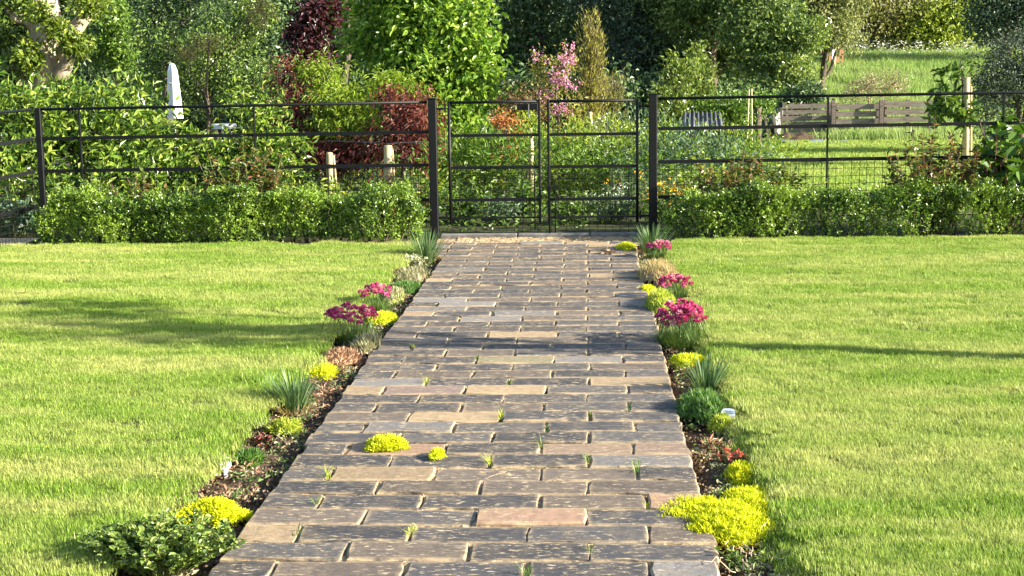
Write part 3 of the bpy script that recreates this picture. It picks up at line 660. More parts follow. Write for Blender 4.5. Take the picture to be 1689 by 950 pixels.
far('wide sunlit tree beside the meadow, above the canes', 1290, 34, [B(1275, 110, 34, .82, .6), B(1260, 30, 34, 1.0, .8), B(1312, 150, 33.5, .40, .3), B(1318, 60, 34, .5, .5), B(1230, -30, 35, 1.2, .9)], G['midwood'], 950, .11, .13, 36, per=15, clump=.17, extra=[('sunlit_leaves', G['laurel'], [B(1308, 115, 33.3, .4, .3), B(1322, 140, 33.1, .3, .2), B(1290, 145, 33.2, .5, .15), B(1345, 60, 33.5, .3, .4)], 170, 11, .11, .11, .05)])  # paler extra clusters put sunlight into the leaf colour of the outer crown
far('dark green bush at the meadow foot left of the pallets', 1330, 31, [B(1330, 160, 31, .38, .25), B(1300, 170, 31, .35, .22)], G['darkever'], 130, .09, .03, 37, 'bush', 'dark bushes under the wood', clump=.1)
WG = 'dark trees of the wood behind the garden'
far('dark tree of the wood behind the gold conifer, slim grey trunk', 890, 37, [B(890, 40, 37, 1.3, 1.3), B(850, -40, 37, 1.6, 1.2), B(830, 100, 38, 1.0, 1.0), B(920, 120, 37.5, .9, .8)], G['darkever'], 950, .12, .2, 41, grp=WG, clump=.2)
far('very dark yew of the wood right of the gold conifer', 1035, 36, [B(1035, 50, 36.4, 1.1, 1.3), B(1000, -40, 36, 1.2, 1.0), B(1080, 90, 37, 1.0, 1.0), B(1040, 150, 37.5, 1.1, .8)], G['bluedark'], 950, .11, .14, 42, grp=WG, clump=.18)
far('dark wood tree with a thick trunk behind the laurels', 1177, 36, [B(1170, 20, 36, 1.3, 1.1), B(1220, 80, 36.8, 1.1, .9), B(1110, -20, 36, 1.3, .9), B(1140, 110, 37.5, 1.0, .8), B(1200, -80, 36, 1.4, 1)], G['midwood'], 1000, .12, .24, 43, grp=WG, clump=.2, extra=[('sunlit_leaves', G['laurel'], [B(1105, 20, 35.2, .3, .25), B(1170, 40, 35, .2, .25), B(1150, 0, 35, .5, .2)], 60, 9, .1, .1, .05)])  # paler clusters paint sun onto this dark crown too
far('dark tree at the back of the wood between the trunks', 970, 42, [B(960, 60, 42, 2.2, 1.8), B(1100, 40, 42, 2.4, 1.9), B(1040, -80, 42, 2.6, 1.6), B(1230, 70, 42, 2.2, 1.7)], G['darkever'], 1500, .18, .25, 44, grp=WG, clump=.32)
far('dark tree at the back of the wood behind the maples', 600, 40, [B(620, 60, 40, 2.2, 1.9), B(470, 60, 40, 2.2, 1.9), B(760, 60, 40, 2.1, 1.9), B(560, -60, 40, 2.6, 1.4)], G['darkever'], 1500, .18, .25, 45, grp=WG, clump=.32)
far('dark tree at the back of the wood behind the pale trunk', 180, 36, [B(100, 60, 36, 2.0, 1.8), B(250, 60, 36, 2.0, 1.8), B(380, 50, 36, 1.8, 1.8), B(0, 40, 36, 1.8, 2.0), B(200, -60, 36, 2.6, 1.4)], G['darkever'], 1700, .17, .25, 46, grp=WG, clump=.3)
# low dark understorey that closes the gaps near the ground
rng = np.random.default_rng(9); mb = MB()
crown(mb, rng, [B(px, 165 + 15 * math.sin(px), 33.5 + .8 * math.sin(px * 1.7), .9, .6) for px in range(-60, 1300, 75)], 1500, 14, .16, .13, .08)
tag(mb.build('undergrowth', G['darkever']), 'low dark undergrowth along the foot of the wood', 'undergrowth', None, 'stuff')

# ------------------------------------------------------------------ left side: pale trunk, evergreens, rhododendrons, parasol
f = foot(108, 20)
woody('ivy_tree', 'old tree with pale fissured trunk and ivy at the far left', 'tree', f, [B(10, 60, 20.3, .5, .55), B(10, 10, 19.8, .45, .5), B(20, 110, 19.7, .35, .25), B(-40, 80, 20, .5, .7), B(165, 5, 20, .22, .13), B(120, 75, 19.7, .22, .12), B(60, -60, 20, .9, .5)],
      G['ivy'], .085, .05, 620, 14, .09, trunk=at(72, -10, 20), trunk_r=.36, bark=M_PALEBARK, seed=51, twigs=25, extra=[('ivy', G['yellowgreen'], [B(95, 48, 19.4, .16, .12), B(60, 20, 19.4, .14, .14), B(50, 90, 19.3, .16, .2), B(125, 75, 19.4, .16, .12), B(100, 150, 19.3, .2, .12), B(150, 8, 19.6, .2, .1)], 190, 12, .06, .08, .045)])
def bush(label, px, Y, blobs, mat, n, L, W, seed, name='shrub', per=12, clump=.09, grp=None, cat='shrub', tr=.03, **k):
    return woody(name, label, cat, foot(px, Y), blobs, mat, L, W, n, per, clump, trunk_r=tr, seed=seed, group=grp, **k)
bush('bright green shrub standing against the dark trees left of the parasol', 185, 22, [B(190, 55, 22, .26, .36), B(200, 95, 21.9, .28, .25), B(165, 80, 22.1, .2, .3), B(195, 15, 22.1, .14, .22)], G['fresh'], 260, .07, .035, 52, clump=.06)
bush('tall dense evergreen bush behind the white parasol', 360, 26.5, [B(340, 120, 26.5, .85, .75), B(430, 140, 26.2, .75, .55), B(270, 100, 27, .7, .8), B(370, 55, 27, .6, .45), B(420, 20, 27, .5, .4)], G['ivy'], 1100, .07, .04, 53, clump=.1, tr=.08, cat='bush')
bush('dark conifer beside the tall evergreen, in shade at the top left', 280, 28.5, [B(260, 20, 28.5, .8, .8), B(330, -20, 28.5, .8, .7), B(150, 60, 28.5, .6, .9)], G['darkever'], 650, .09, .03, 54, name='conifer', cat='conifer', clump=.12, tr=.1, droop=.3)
bush('arching tan branches hanging from the top left trees', 330, 26, [B(345, 70, 25.4, .3, .13), B(310, 85, 25.4, .25, .12), B(430, 15, 25.5, .28, .3)], G['tanconifer'], 120, .06, .02, 55, name='hanging_branches', cat='branch', clump=.07, dvec=(0, 0, -.6))
RG = 'large-leaved rhododendrons behind the left railing'
bush('large-leaved rhododendron at the left edge behind the corner post', 40, 15, [B(10, 250, 14.7, .6, .55), B(80, 220, 15.0, .6, .5), B(-40, 180, 15.2, .5, .55), B(60, 310, 14.2, .5, .35), B(60, 180, 15.4, .4, .3)], G['rhodo'], 560, .105, .036, 61, 'rhododendron', 9, .08, RG, droop=.25)
bush('large-leaved rhododendron between the corner post and the parasol', 190, 15.2, [B(190, 230, 15.0, .55, .5), B(250, 260, 14.8, .5, .4), B(150, 200, 15.3, .4, .4), B(210, 175, 15.6, .35, .3), B(200, 300, 14.4, .5, .3)], G['rhodo'], 560, .10, .034, 62, 'rhododendron', 9, .08, RG, droop=.25)
bush('rhododendron with drooping sprays between the parasol and the maples', 400, 15.4, [B(405, 262, 15.2, .5, .30), B(335, 275, 15.0, .42, .28), B(420, 178, 15.4, .32, .16), B(450, 250, 15.2, .35, .35)], G['rhodo'], 460, .09, .030, 63, 'rhododendron', 9, .07, RG, droop=.3)

def parasol():
    p = foot(289, 24); t = thing('parasol', 'closed white parasol standing among the evergreens', 'parasol', p); rng = np.random.default_rng(4)
    zt = at(285, 103, 24).z; zb = at(290, 192, 24).z; mb = MB(); n = 28; rows = 9; V = []; F = []
    for j in range(rows):
        q = j / (rows - 1); z = zt - .03 + (zb - zt) * q; r0 = .062 + .05 * q - .025 * (q < .01)
        for i in range(n):
            a = i * 2 * math.pi / n; r = r0 * (.72 + .5 * abs(math.cos(2.5 * a + q * .5))); V.append((r * math.cos(a) + .02 * (q - .5), r * math.sin(a), z))
    for j in range(rows - 1):
        for i in range(n):
            a, b = j * n + i, j * n + (i + 1) % n; F += [(a, b + n, b), (a, a + n, b + n)]
    V.append((-.025, 0, zt)); F += [(len(V) - 1, i, (i + 1) % n) for i in range(n)]
    mb.add(V, F); mb.build('canopy', M_WHITE, t, True)
    tube(MB(), [(-.01, 0, 0), (-.02, 0, zt - .03)], .02, 8).build('pole', M_WHITE, t)
    tb = MB(); pts = [(.085 * math.cos(a) - .01, .085 * math.sin(a), zb + .62 * (zt - zb)) for a in np.linspace(0, 6.28, 17)]; tube(tb, pts, .008, 5); tb.build('tie_band', M_WHITE, t)
    bm = MB(); tube(bm, [(0, 0, 0), (0, 0, .06), (0, 0, .07)], [.25, .25, .03], 16); bm.build('base', M_STONE, t)
parasol()
p = at(372, 208, 18.5); t = thing('garden_table', 'white round garden table half hidden by leaves right of the parasol', 'table', (p.x, 18.5, 0))
tube(MB(), [(0, 0, p.z - .03), (0, 0, p.z + .02), (0, 0, p.z + .03)], [.17, .18, .16], 24).build('table_top', M_WHITE, t)
for k in range(3): a = k * 2.1; tube(MB(), [(.05 * math.cos(a), .05 * math.sin(a), p.z - .03), (.2 * math.cos(a), .2 * math.sin(a), 0)], .015, 6).build('leg', M_WHITE, t)

# ------------------------------------------------------------------ maples, lime-green tree, blossom, conifers
MG = 'japanese maples behind the left railing'
bush('red-leaved japanese maple on the left of the group', 480, 17, [B(478, 130, 17.1, .24, .22), B(500, 170, 16.9, .3, .22), B(470, 200, 17, .2, .2), B(520, 235, 16.8, .5, .25), B(570, 255, 16.7, .45, .2)], G['redleaf'], 320, .075, .016, 71, 'maple', 12, .07, MG, 'maple', .035, droop=.35, dvec=(0, 0, -.6))
bush('bright green japanese maple between the two red ones', 560, 17, [B(530, 125, 17.1, .3, .18), B(570, 165, 16.8, .42, .22), B(560, 205, 16.7, .4, .2), B(645, 140, 17.0, .36, .10), B(715, 185, 16.9, .14, .22), B(600, 200, 16.5, .14, .1)], G['mapgreen'], 470, .075, .016, 72, 'maple', 12, .07, MG, 'maple', .035, droop=.35, dvec=(0, 0, -.6))
bush('dark red japanese maple beside the left gate post', 660, 16.6, [B(665, 165, 16.6, .34, .16), B(680, 205, 16.4, .36, .22), B(635, 235, 16.4, .36, .2), B(690, 255, 16.3, .28, .2), B(560, 250, 16.5, .4, .14)], G['redleaf'], 330, .075, .016, 73, 'maple', 12, .07, MG, 'maple', .035, droop=.35, dvec=(0, 0, -.6))
far('tall dark purple-red tree behind the maples', 518, 21, [B(520, 35, 21, .3, .24), B(500, 60, 21, .24, .2), B(512, 95, 20.8, .25, .2), B(535, 15, 21.1, .25, .25)], G['darkred'], 300, .09, .05, 74, 'purple_tree', None, 12, .08)
far('yellow-tan conifer at the top behind the purple tree', 570, 25, [B(575, 0, 25, .42, .36), B(540, -20, 25, .4, .4), B(600, -60, 25, .5, .5)], G['tanconifer'], 260, .07, .07, 75, 'conifer', None, 14, .1)
far('large bright green broad-leaved tree behind the left gate post', 705, 18.6, [B(690, 70, 18.6, .85, .75), B(760, 60, 18.4, .5, .6), B(640, 40, 18.8, .55, .6), B(770, 150, 18.2, .42, .42), B(710, 150, 18.4, .5, .4), B(760, 240, 17.8, .36, .45), B(700, -60, 18.6, .9, .6), B(800, 300, 17.6, .22, .3)],
    G['lime_tree'], 1500, .088, .09, 76, 'broadleaf_tree', None, 11, .11, round_=True, droop=.25)
f = foot(920, 18)
woody('blossom_tree', 'slender small tree with pink blossom behind the gate', 'tree', f, [B(905, 130, 18, .2, .25), B(930, 100, 18, .15, .2), B(890, 110, 18, .12, .2), B(935, 190, 18, .25, .3)], G['goldconifer'], .05, .025, 130, 10, .05,
      trunk=at(920, 120, 18), trunk_r=.022, seed=81, twigs=22, extra=[('blossom', G['pinkflower'], [B(932, 100, 17.9, .10, .12), B(940, 80, 17.9, .07, .06), B(925, 128, 17.85, .11, .07), B(945, 138, 17.85, .07, .06), B(897, 155, 17.9, .09, .06), B(883, 90, 17.9, .03, .12), B(900, 105, 17.9, .05, .05), B(925, 180, 17.9, .12, .10)], 75, 8, .03, .035, .026)])
def wispy(label, px, Y, ptop, n, hw, mat, seed):
    """columnar conifer of thin upright shoots"""
    rng = np.random.default_rng(seed); b = foot(px, Y); t = thing('conifer', label, 'conifer', b); top = at(px, ptop, Y).z; tm = MB(); cm = MB()
    limb(tm, rng, (0, 0, -.1), (0, 0, top * .97), .03, .006, 7, .02, 6)
    for i in range(n):
        z0 = top * rng.uniform(.08, .82); a = rng.random() * 6.283; q = 1 - z0 / top; ln = top * rng.uniform(.16, .3); r = hw * (.35 + q)
        e = np.array([r * math.cos(a), r * math.sin(a), min(z0 + ln, top * 1.02)]); p = limb(tm, rng, (0, 0, z0), e, .007, .002, 5, .12, 4)
        k = 34; s = rng.random(k)[:, None]; P = np.array([0, 0, z0]) + (e - [0, 0, z0]) * s + rng.normal(0, .03, (k, 3))
        leaves(cm, P, (e - [0, 0, z0]) / ln + rdir(rng, k) * .8 + [0, 0, .3], rdir(rng, k), rng.uniform(.04, .09, k), .016, 0)
    tm.build('trunk', M_BARK, t, True); cm.build('crown', mat, t)
wispy('tall wispy gold-green conifer right of the pink blossom', 972, 20.5, 22, 110, .26, G['goldconifer'], 82)
wispy('low wispy green conifer at the foot of the gold one', 1010, 21.5, 120, 50, .28, G['hillbrown'], 83)
bush('brown-green twiggy shrub left of the pink blossom', 850, 22, [B(850, 170, 22, .4, .22), B(820, 190, 22, .3, .2), B(890, 180, 22.2, .25, .2)], G['bronze'], 200, .05, .025, 84, clump=.08)
bush('orange-leaved small shrub seen through the left gate leaf', 830, 17.2, [B(828, 200, 17.2, .10, .08), B(848, 210, 17.2, .10, .07), B(830, 255, 17.1, .14, .06)], G['orangeleaf'], 55, .05, .025, 85, clump=.045, tr=.012)
bush('yellow-green small shrub beside the orange one behind the gate', 868, 17.4, [B(866, 205, 17.4, .14, .13), B(880, 215, 17.4, .1, .1)], G['freshlime'], 90, .05, .022, 86, clump=.045, tr=.012)
LG = 'pale laurels right of the gate'
bush('broad pale green laurel right of the gate post', 1118, 27, [B(1115, 150, 27, .33, .46), B(1105, 190, 26.8, .42, .36), B(1135, 120, 27.1, .2, .28), B(1110, 110, 27, .16, .2), B(1120, 225, 26.6, .5, .25)], G['laurel'], 360, .085, .038, 87, 'laurel', 11, .06, LG, up=.2, dvec=(0, 0, .5))
bush('taller narrow laurel with a pointed top behind the broad one', 1150, 28.5, [B(1150, 100, 28.5, .16, .38), B(1150, 150, 28.5, .32, .4), B(1168, 120, 28.4, .14, .18), B(1165, 180, 28.5, .35, .35)], G['laurel'], 280, .08, .036, 88, 'laurel', 11, .06, LG, up=.2, dvec=(0, 0, .5))
bush('rounded mid-green bush behind the corrugated coop', 1215, 27, [B(1205, 180, 27, .45, .28), B(1250, 175, 27.3, .35, .3), B(1160, 190, 27, .4, .2)], G['fresh'], 260, .07, .045, 89, clump=.09, cat='bush')

# ------------------------------------------------------------------ right side: grey-green bush, staked chestnut, pale shrub, climbers
bush('big dome of grey-green foliage at the right edge', 1680, 24, [B(1690, 125, 24, .78, .74), B(1645, 130, 23.7, .42, .58), B(1730, 115, 24, .7, .8), B(1625, 190, 23.6, .35, .35)], G['greygreen'], 1150, .055, .024, 91, 'bush', 13, .09, cat='bush', tr=.06)
f = foot(1590, 21)
woody('chestnut_sapling', 'young large-leaved tree tied to a stake in front of the grey-green bush', 'tree', f, [B(1560, 165, 21, .25, .2), B(1590, 112, 21, .12, .14), B(1565, 125, 21, .12, .1), B(1575, 190, 20.9, .28, .2)], G['chestnut'], .15, .055, 42, 7, .05, trunk=at(1585, 100, 21), trunk_r=.02, seed=92, twigs=14, droop=.3, round_=True)
a = foot(1594, 20.9); t = thing('tree_stake', 'pale wooden stake supporting the young large-leaved tree', 'stake', a)
tube(MB(), [(0, 0, -.1), (.0, 0, .6), (-.01, 0, at(1592, 128, 20.9).z)], [.045, .045, .042], 8).build('stake', M_NEWWOOD, t, True)
tube(MB(), [(.085, 0, -.1), (.05, 0, at(1592, 142, 20.9).z)], .014, 6).build('cane', M_CANE, t)
bush('pale pinkish twiggy shrub behind the pallets', 1440, 31.5, [B(1430, 140, 31.5, .5, .26), B(1470, 140, 31.6, .42, .28), B(1410, 155, 31.4, .3, .15)], G['pinkish_shrub'], 150, .06, .028, 93, clump=.09, per=10, bark=M_TWIG, twigs=60, tr=.02)

def stem_plant(name, label, cat, base, stems, h, spread, per, L, W, mat, seed, stem_mat=None, flower=None, group=None, arch=.3, round_=False, sr=.003, lo=.12, up=.3):
    """clump of arching stems carrying leaves, optional flower tufts at the tips"""
    rng = np.random.default_rng(seed); t = thing(name, label, cat, base, group); sm = MB(); lm = MB(); fms = []; fa = MB()
    for i in range(stems):
        a = rng.random() * 6.283; q = rng.random() ** .6; hh = h * rng.uniform(.6, 1.08) * (1 - .25 * q); s0 = np.array([math.cos(a), math.sin(a), 0]) * spread * .35 * q
        e = np.array([math.cos(a) * spread * q, math.sin(a) * spread * q * .8, hh]); m1 = s0 + (e - s0) * .5 + np.array([0, 0, arch * hh * .4])
        u = np.linspace(0, 1, 7)[:, None]; p = (1 - u) ** 2 * s0 + 2 * u * (1 - u) * m1 + u * u * e; p += rng.normal(0, .008, p.shape) * u
        tube(sm, p, np.linspace(sr * 1.4, sr * .6, 7), 4)
        k = max(2, int(per * rng.uniform(.7, 1.3))); w = lo + (1 - lo) * rng.random(k); idx = (w * 5.999).astype(int); fr = (w * 5.999 - idx)[:, None]
        P = p[idx] * (1 - fr) + p[np.minimum(idx + 1, 6)] * fr; D = rdir(rng, k) * [1, 1, .6] + [0, 0, up]
        leaves(lm, P, D, rdir(rng, k) * .6 + [0.1, -.1, 1.0], L * rng.uniform(.55, 1.2, k), W * rng.uniform(.7, 1.2, k), 0, round_, .15, .2)
        if flower and rng.random() < flower[1]:
            k = flower[2]; r = flower[3]; P = p[-1] + rng.normal(0, r, (k, 3)); fm = MB(); fms.append(fm); leaves(fm, P, rdir(rng, k) + [0, 0, .4], rdir(rng, k) + [0, -.4, .6], flower[4], flower[4] * .8, 0, True)
    sm.build('stems', stem_mat or M_GREENSTEM, t); lm.build('foliage', mat, t)
    for fm in fms: fa.add(np.concatenate(fm.v), np.concatenate(fm.f))
    if fms: fa.build('flowers', flower[0], t)['kind'] = 'stuff'
    return t
RS = 'rose bushes growing through the railings'
for px, Y, h, sp, ns, lb, sd in ((400, 13.0, .88, .5, 70, 'rose bush growing through the middle of the left railing', 1), (230, 13.05, .62, .4, 34, 'lower rose bush behind the hedge near the left corner post', 2),
                                 (1210, 13.1, .76, .40, 50, 'rose bush with reddish tips behind the railing right of the gate', 3), (1540, 12.98, 1.0, .46, 60, 'tall rose bush with red shoots through the right railing', 4), (1268, 13.1, .62, .36, 40, 'small rose bush between the two tall ones on the right railing', 5),
                                 (640, 13.3, .55, .4, 26, 'low rose bush behind the hedge beside the left gate post', 6)):
    stem_plant('rose_bush', lb, 'rose bush', foot(px, Y), ns, h, sp, 44, .058, .033, G['roseleaf'], 200 + sd, M_GREENSTEM if sd % 2 else M_REDSTEM, None, RS, .25, sr=.0026)
stem_plant('climber', 'large round-leaved climber on the railing at the right edge', 'climber', foot(1660, 13.15), 36, 1.08, .46, 15, .115, .10, G['roundleaf'], 210, M_REDSTEM, None, None, .3, True, .005, .25)
p = foot(1622, 13.2)
for k, (dx, hh) in enumerate(((0, .93), (.06, .80))):
    o = thing('bamboo_cane', ('tall bamboo cane' if k == 0 else 'shorter bamboo cane') + ' propping the round-leaved climber', 'cane', p + Vector((dx, 0, 0)))
    tube(MB(), [(0, 0, -.1), (.015 + .05 * k, 0, hh)], .008, 6).build('cane', M_CANE, o)
# ------------------------------------------------------------------ borders behind the gate and railings
PG = 'perennials in the border behind the gate'
plants = [  # px, Y, height, spread, stems, per, L, W, mat, label, flower
    (765, 14.3, .42, .30, 40, 14, .07, .04, 'fresh', 'leafy clump behind the hinge side of the left gate leaf', None),
    (820, 14.0, .30, .26, 36, 14, .06, .03, 'bluegreen', 'blue-green low clump behind the left gate leaf', None),
    (868, 14.5, .38, .28, 36, 14, .06, .045, 'fresh', 'broad-leaved clump behind the meeting stiles of the gate', None),
    (800, 15.6, .55, .35, 40, 16, .08, .03, 'freshlime', 'lime-green clump in the border behind the left gate leaf', None),
    (930, 15.4, .58, .35, 46, 18, .08, .022, 'freshlime', 'tall lime-green feathery clump behind the right gate leaf', None),
    (985, 16.2, .66, .4, 46, 18, .09, .02, 'fresh', 'tall feathery green clump at the centre of the right gate leaf', None),
    (1030, 15.0, .5, .26, 30, 14, .06, .02, 'bluegreen', 'blue-green clump with yellow tips beside the right gate post', ('yellowflower', .35, 6, .02, .02)),
    (940, 14.0, .33, .3, 40, 14, .06, .03, 'fresh', 'mid-green clump low behind the right gate leaf', None),
    (1005, 14.1, .36, .26, 36, 12, .05, .025, 'bluegreen', 'silvery clump with white flowers behind the right gate leaf', ('whiteflower', .5, 6, .025, .02)),
    (1000, 18.0, .85, .3, 22, 10, .06, .03, 'fresh', 'tall clump with white flower heads behind the right gate leaf', ('whiteflower', .7, 10, .04, .03)),
    (1105, 14.0, .44, .26, 32, 14, .06, .025, 'fresh', 'clump with orange-yellow flowers right of the right gate post', ('yellowflower', .55, 10, .03, .032)),
    (1165, 14.6, .62, .36, 40, 16, .07, .035, 'freshlime', 'lime-green clump behind the railing below the coop', None),
    (1240, 14.8, .62, .36, 44, 16, .07, .04, 'fresh', 'leafy green clump behind the railing below the canes', None),
    (1190, 13.8, .40, .32, 36, 14, .055, .03, 'bluegreen', 'blue-green clump low behind the right railing', ('yellowflower', .1, 6, .02, .022)),
    (520, 14.4, .45, .35, 36, 16, .07, .03, 'freshlime', 'lime-green clump behind the railing under the maples', None),
    (600, 14.2, .40, .32, 36, 16, .06, .03, 'fresh', 'green clump around the wooden posts under the maples', ('yellowflower', .12, 6, .02, .025)),
    (680, 14.4, .50, .34, 40, 16, .07, .035, 'fresh', 'green clump behind the left gate post', None),
    (460, 13.8, .42, .3, 30, 14, .06, .03, 'freshlime', 'yellowish clump behind the railing beside the maples', ('yellowflower', .15, 5, .02, .025)),
    (320, 13.9, .5, .34, 34, 16, .07, .03, 'rhodo', 'yellowish leafy clump behind the railing below the parasol', None),
    (130, 13.7, .55, .36, 34, 14, .09, .035, 'rhodo', 'yellowish leafy clump behind the railing near the corner post', None),
    (15, 13.4, .45, .3, 30, 12, .1, .05, 'bluegreen', 'blue-green broad-leaved clump at the far left behind the railing', None),
]
for i, (px, Y, h, sp, ns, per, L, W, mt, lb, fl) in enumerate(plants):
    if fl: fl = (G[fl[0]],) + fl[1:]
    stem_plant('perennial', lb, 'plant', foot(px, Y), ns, h, sp, per, L, W, G[mt], 300 + i, None, fl, PG if 720 < px < 1070 else None, .25)
rng = np.random.default_rng(19); mb = MB()
GB = [B(px, 262 - 18 * (k % 3) - 10 * math.sin(px), 15.5 + 1.9 * (k % 3), .42, .26) for k, px in enumerate(range(735, 1080, 17))] + [B(px, 285, 16.9 + .3 * (k % 2), .42, .22) for k, px in enumerate(range(300, 735, 40))] + [B(px, 262 - 12 * (k % 2), 15.2 + .9 * (k % 3), .40, .27) for k, px in enumerate(range(1090, 1285, 22))]
for j, (nm, lf, wf) in enumerate((('fresh', .07, .026), ('freshlime', .08, .02), ('bluegreen', .06, .03))): crown(mb, rng, GB[j::3], 430, 12, .08, lf, wf, j, dvec=(0, 0, .5))
tag(mb.build('border_greenery', [G['fresh'], G['freshlime'], G['bluegreen']]), 'mass of green border foliage filling the beds beyond the gate', 'foliage', None, 'stuff'); mb = MB()
n = 20000; X = rng.uniform(-6.2, 2.6, n); Y = rng.uniform(13.25, 24, n); keep = ~((X > .0) & (X < .5) & (Y < 13.9)); X, Y = X[keep], Y[keep]; n = len(X)
P = np.stack([X, Y, rng.random(n) ** 1.5 * (.10 + .12 * np.sin(X * 3 + Y * 2) ** 2) + .004], 1)
leaves(mb, P, rdir(rng, n) * [1, 1, .5] + [0, 0, .3], rdir(rng, n) * .6 + [.1, -.3, 1], rng.uniform(.03, .075, n), rng.uniform(.015, .04, n))
tag(mb.build('ground_cover', G['fresh']), 'low green ground cover in the borders beyond the fence', 'ground cover', None, 'stuff')

# ------------------------------------------------------------------ garden timber behind the fence
for i, (px, Y, pt, r, lb) in enumerate(((540, 16.0, 252, .038, 'pale round wooden post under the left of the maples'), (637, 15.6, 240, .046, 'thick pale wooden post left of the gate post'),
                                        (803, 17.5, 226, .028, 'thin pale wooden post seen through the left gate leaf'), (874, 17.0, 212, .03, 'wooden post behind the meeting stiles of the gate'), (972, 19.5, 185, .03, 'thin wooden post beside the gold conifer'))):
    b = foot(px, Y); t = thing('wooden_post', lb, 'post', b, 'wooden posts in the garden'); zt = at(px, pt, Y).z
    tube(MB(), [(0, 0, -.1), (.01, 0, zt - .02), (.012, 0, zt), (.012, 0, zt + .004)], [r, r, r * .92, r * .4], 9).build('post', M_NEWWOOD, t, True)
    if i < 2: tube(MB(), [(.09, .02, -.1), (.055, 0, zt - .03)], .012, 6).build('stake', M_NEWWOOD, t, True)
w = thing('wire_fence', 'thin pale wires strung between the wooden posts under the maples', 'wire fence', (0, 0, 0))
for z0, z1, z2 in ((.60, .72, .70), (.38, .46, .45)):
    A, Bp, C = foot(430, 16.4), foot(540, 15.96), foot(637, 15.54); D = foot(730, 15.6)
    tube(MB(), [A + Vector((0, 0, z0)), (A + Bp) / 2 + Vector((0, 0, (z0 + z1) / 2 - .02)), Bp + Vector((0, 0, z1)), C + Vector((0, 0, z2)), D + Vector((0, 0, z2 + .02))], .004, 4).build('wire', M_METAL, w)

def coop():
    a = at(1124, 214, 25.5); b = at(1193, 214, 25.5); W = b.x - a.x; t = thing('coop', 'small wooden coop with a sloping corrugated metal roof', 'coop', ((a.x + b.x) / 2, 25.5, 0))
    zt = at(1160, 189, 25.5).z; ze = at(1160, 213, 25.5).z; d = .55
    for k in range(4): box(MB(), (0, .02, .06 + k * (ze - .02) / 4), (W * .94, .03, (ze - .04) / 4 - .008)).build('board', M_WOODH, t)
    for s in (-1, 1): box(MB(), (s * W * .45, d / 2, ze / 2 - .02), (.03, d, ze - .02)).build('side', M_WOOD, t)
    box(MB(), (0, d, zt / 2 - .02), (W * .9, .03, zt - .05)).build('back', M_WOOD, t)
    box(MB(), (W * .475, -.02, ze / 2), (.035, .05, ze)).build('corner_post', M_NEWWOOD, t)
    mb = MB(); nx = 73; xs = np.linspace(-W * .5, W * .5, nx); prof = .022 * np.cos(xs / W * 2 * math.pi * 9)
    V = [(x * (1.0), -.08, ze + p - .01) for x, p in zip(xs, prof)] + [(x * .93 + .06 * W, d + .05, zt + p + .02) for x, p in zip(xs, prof)]
    mb.add(V, [q for i in range(nx - 1) for q in ((i, i + 1, nx + i + 1), (i, nx + i + 1, nx + i))]); o = mb.build('roof', M_METAL, t, True)
    md = o.modifiers.new('thickness', 'SOLIDIFY'); md.thickness = .006
coop()
def pallet(label, px0, px1, Y, ptop, pbot, rows, seed, mat=M_WOODH, stiles=3):
    rng = random.Random(seed); a = at(px0, pbot, Y); b = at(px1, pbot, Y); W = b.x - a.x; zb = max(0.0, a.z); z1 = at((px0 + px1) / 2, ptop, Y).z
    t = thing('pallet' if stiles > 2 else 'slatted_panel', label, 'pallet' if stiles > 2 else 'panel', ((a.x + b.x) / 2, Y, 0), 'timber of the compost bays')
    hh = (z1 - 0.0) / rows
    for k in range(rows):
        if stiles > 2 and k == 1 and rows > 4: continue
        box(MB(), (rng.uniform(-.01, .01), -.03 + rng.uniform(-.006, .006), (k + .5) * hh), (W * rng.uniform(.985, 1.0), .022, hh * rng.uniform(.66, .84)), 0, 0, rng.uniform(-.012, .012)).build('slat', mat, t)
    for k in range(stiles): box(MB(), ((k / (stiles - 1) - .5) * W * .94, .03, z1 / 2), (.06, .075, z1 * 1.02)).build('stile', M_WOOD, t)
    for k in range(rows - 1): box(MB(), (0, .085, (k + .6) * hh), (W * .98, .02, hh * .5)).build('back_slat', M_WOOD, t)
pallet('grey slatted panel of the compost bay left of the pallets', 1290, 1372, 29.0, 170, 222, 6, 1, M_WOODH, 2)
pallet('weathered pallet standing on edge, middle of the three timber panels', 1377, 1449, 28.8, 170, 222, 5, 2)
pallet('weathered pallet standing on edge at the right end of the timber panels', 1457, 1536, 28.8, 165, 222, 5, 3)
for px, lb in ((1374, 'dark upright post between the slatted panel and the pallets'), (1453, 'dark upright post between the two pallets')):
    b = foot(px, 28.7); t = thing('bay_post', lb, 'post', b); box(MB(), (0, 0, .36), (.07, .07, .78), ch=.004).build('post', M_WOOD, t)
for px, ptop, lean, lb in ((1232, 148, .03, 'left tall bamboo cane standing beside the compost bay'), (1241, 146, -.02, 'right tall bamboo cane standing beside the compost bay')):
    b = foot(px, 26.5); t = thing('bamboo_cane', lb, 'cane', b); z = at(px, ptop, 26.5).z; tube(MB(), [(0, 0, -.1), (lean, 0, z)], .016, 6).build('cane', M_CANE, t)
b = foot(1250, 27); t = thing('bay_post', 'stout dark stump-like post right of the two tall canes', 'post', b); tube(MB(), [(0, 0, -.1), (0, 0, at(1250, 178, 27).z)], [.07, .065], 9).build('post', M_BARK, t, True)
b = foot(1276, 28); t = thing('lean_to', 'dark tarpaulin draped over leaning boards beside the slatted panel', 'tarpaulin', b); zt = at(1280, 176, 28).z
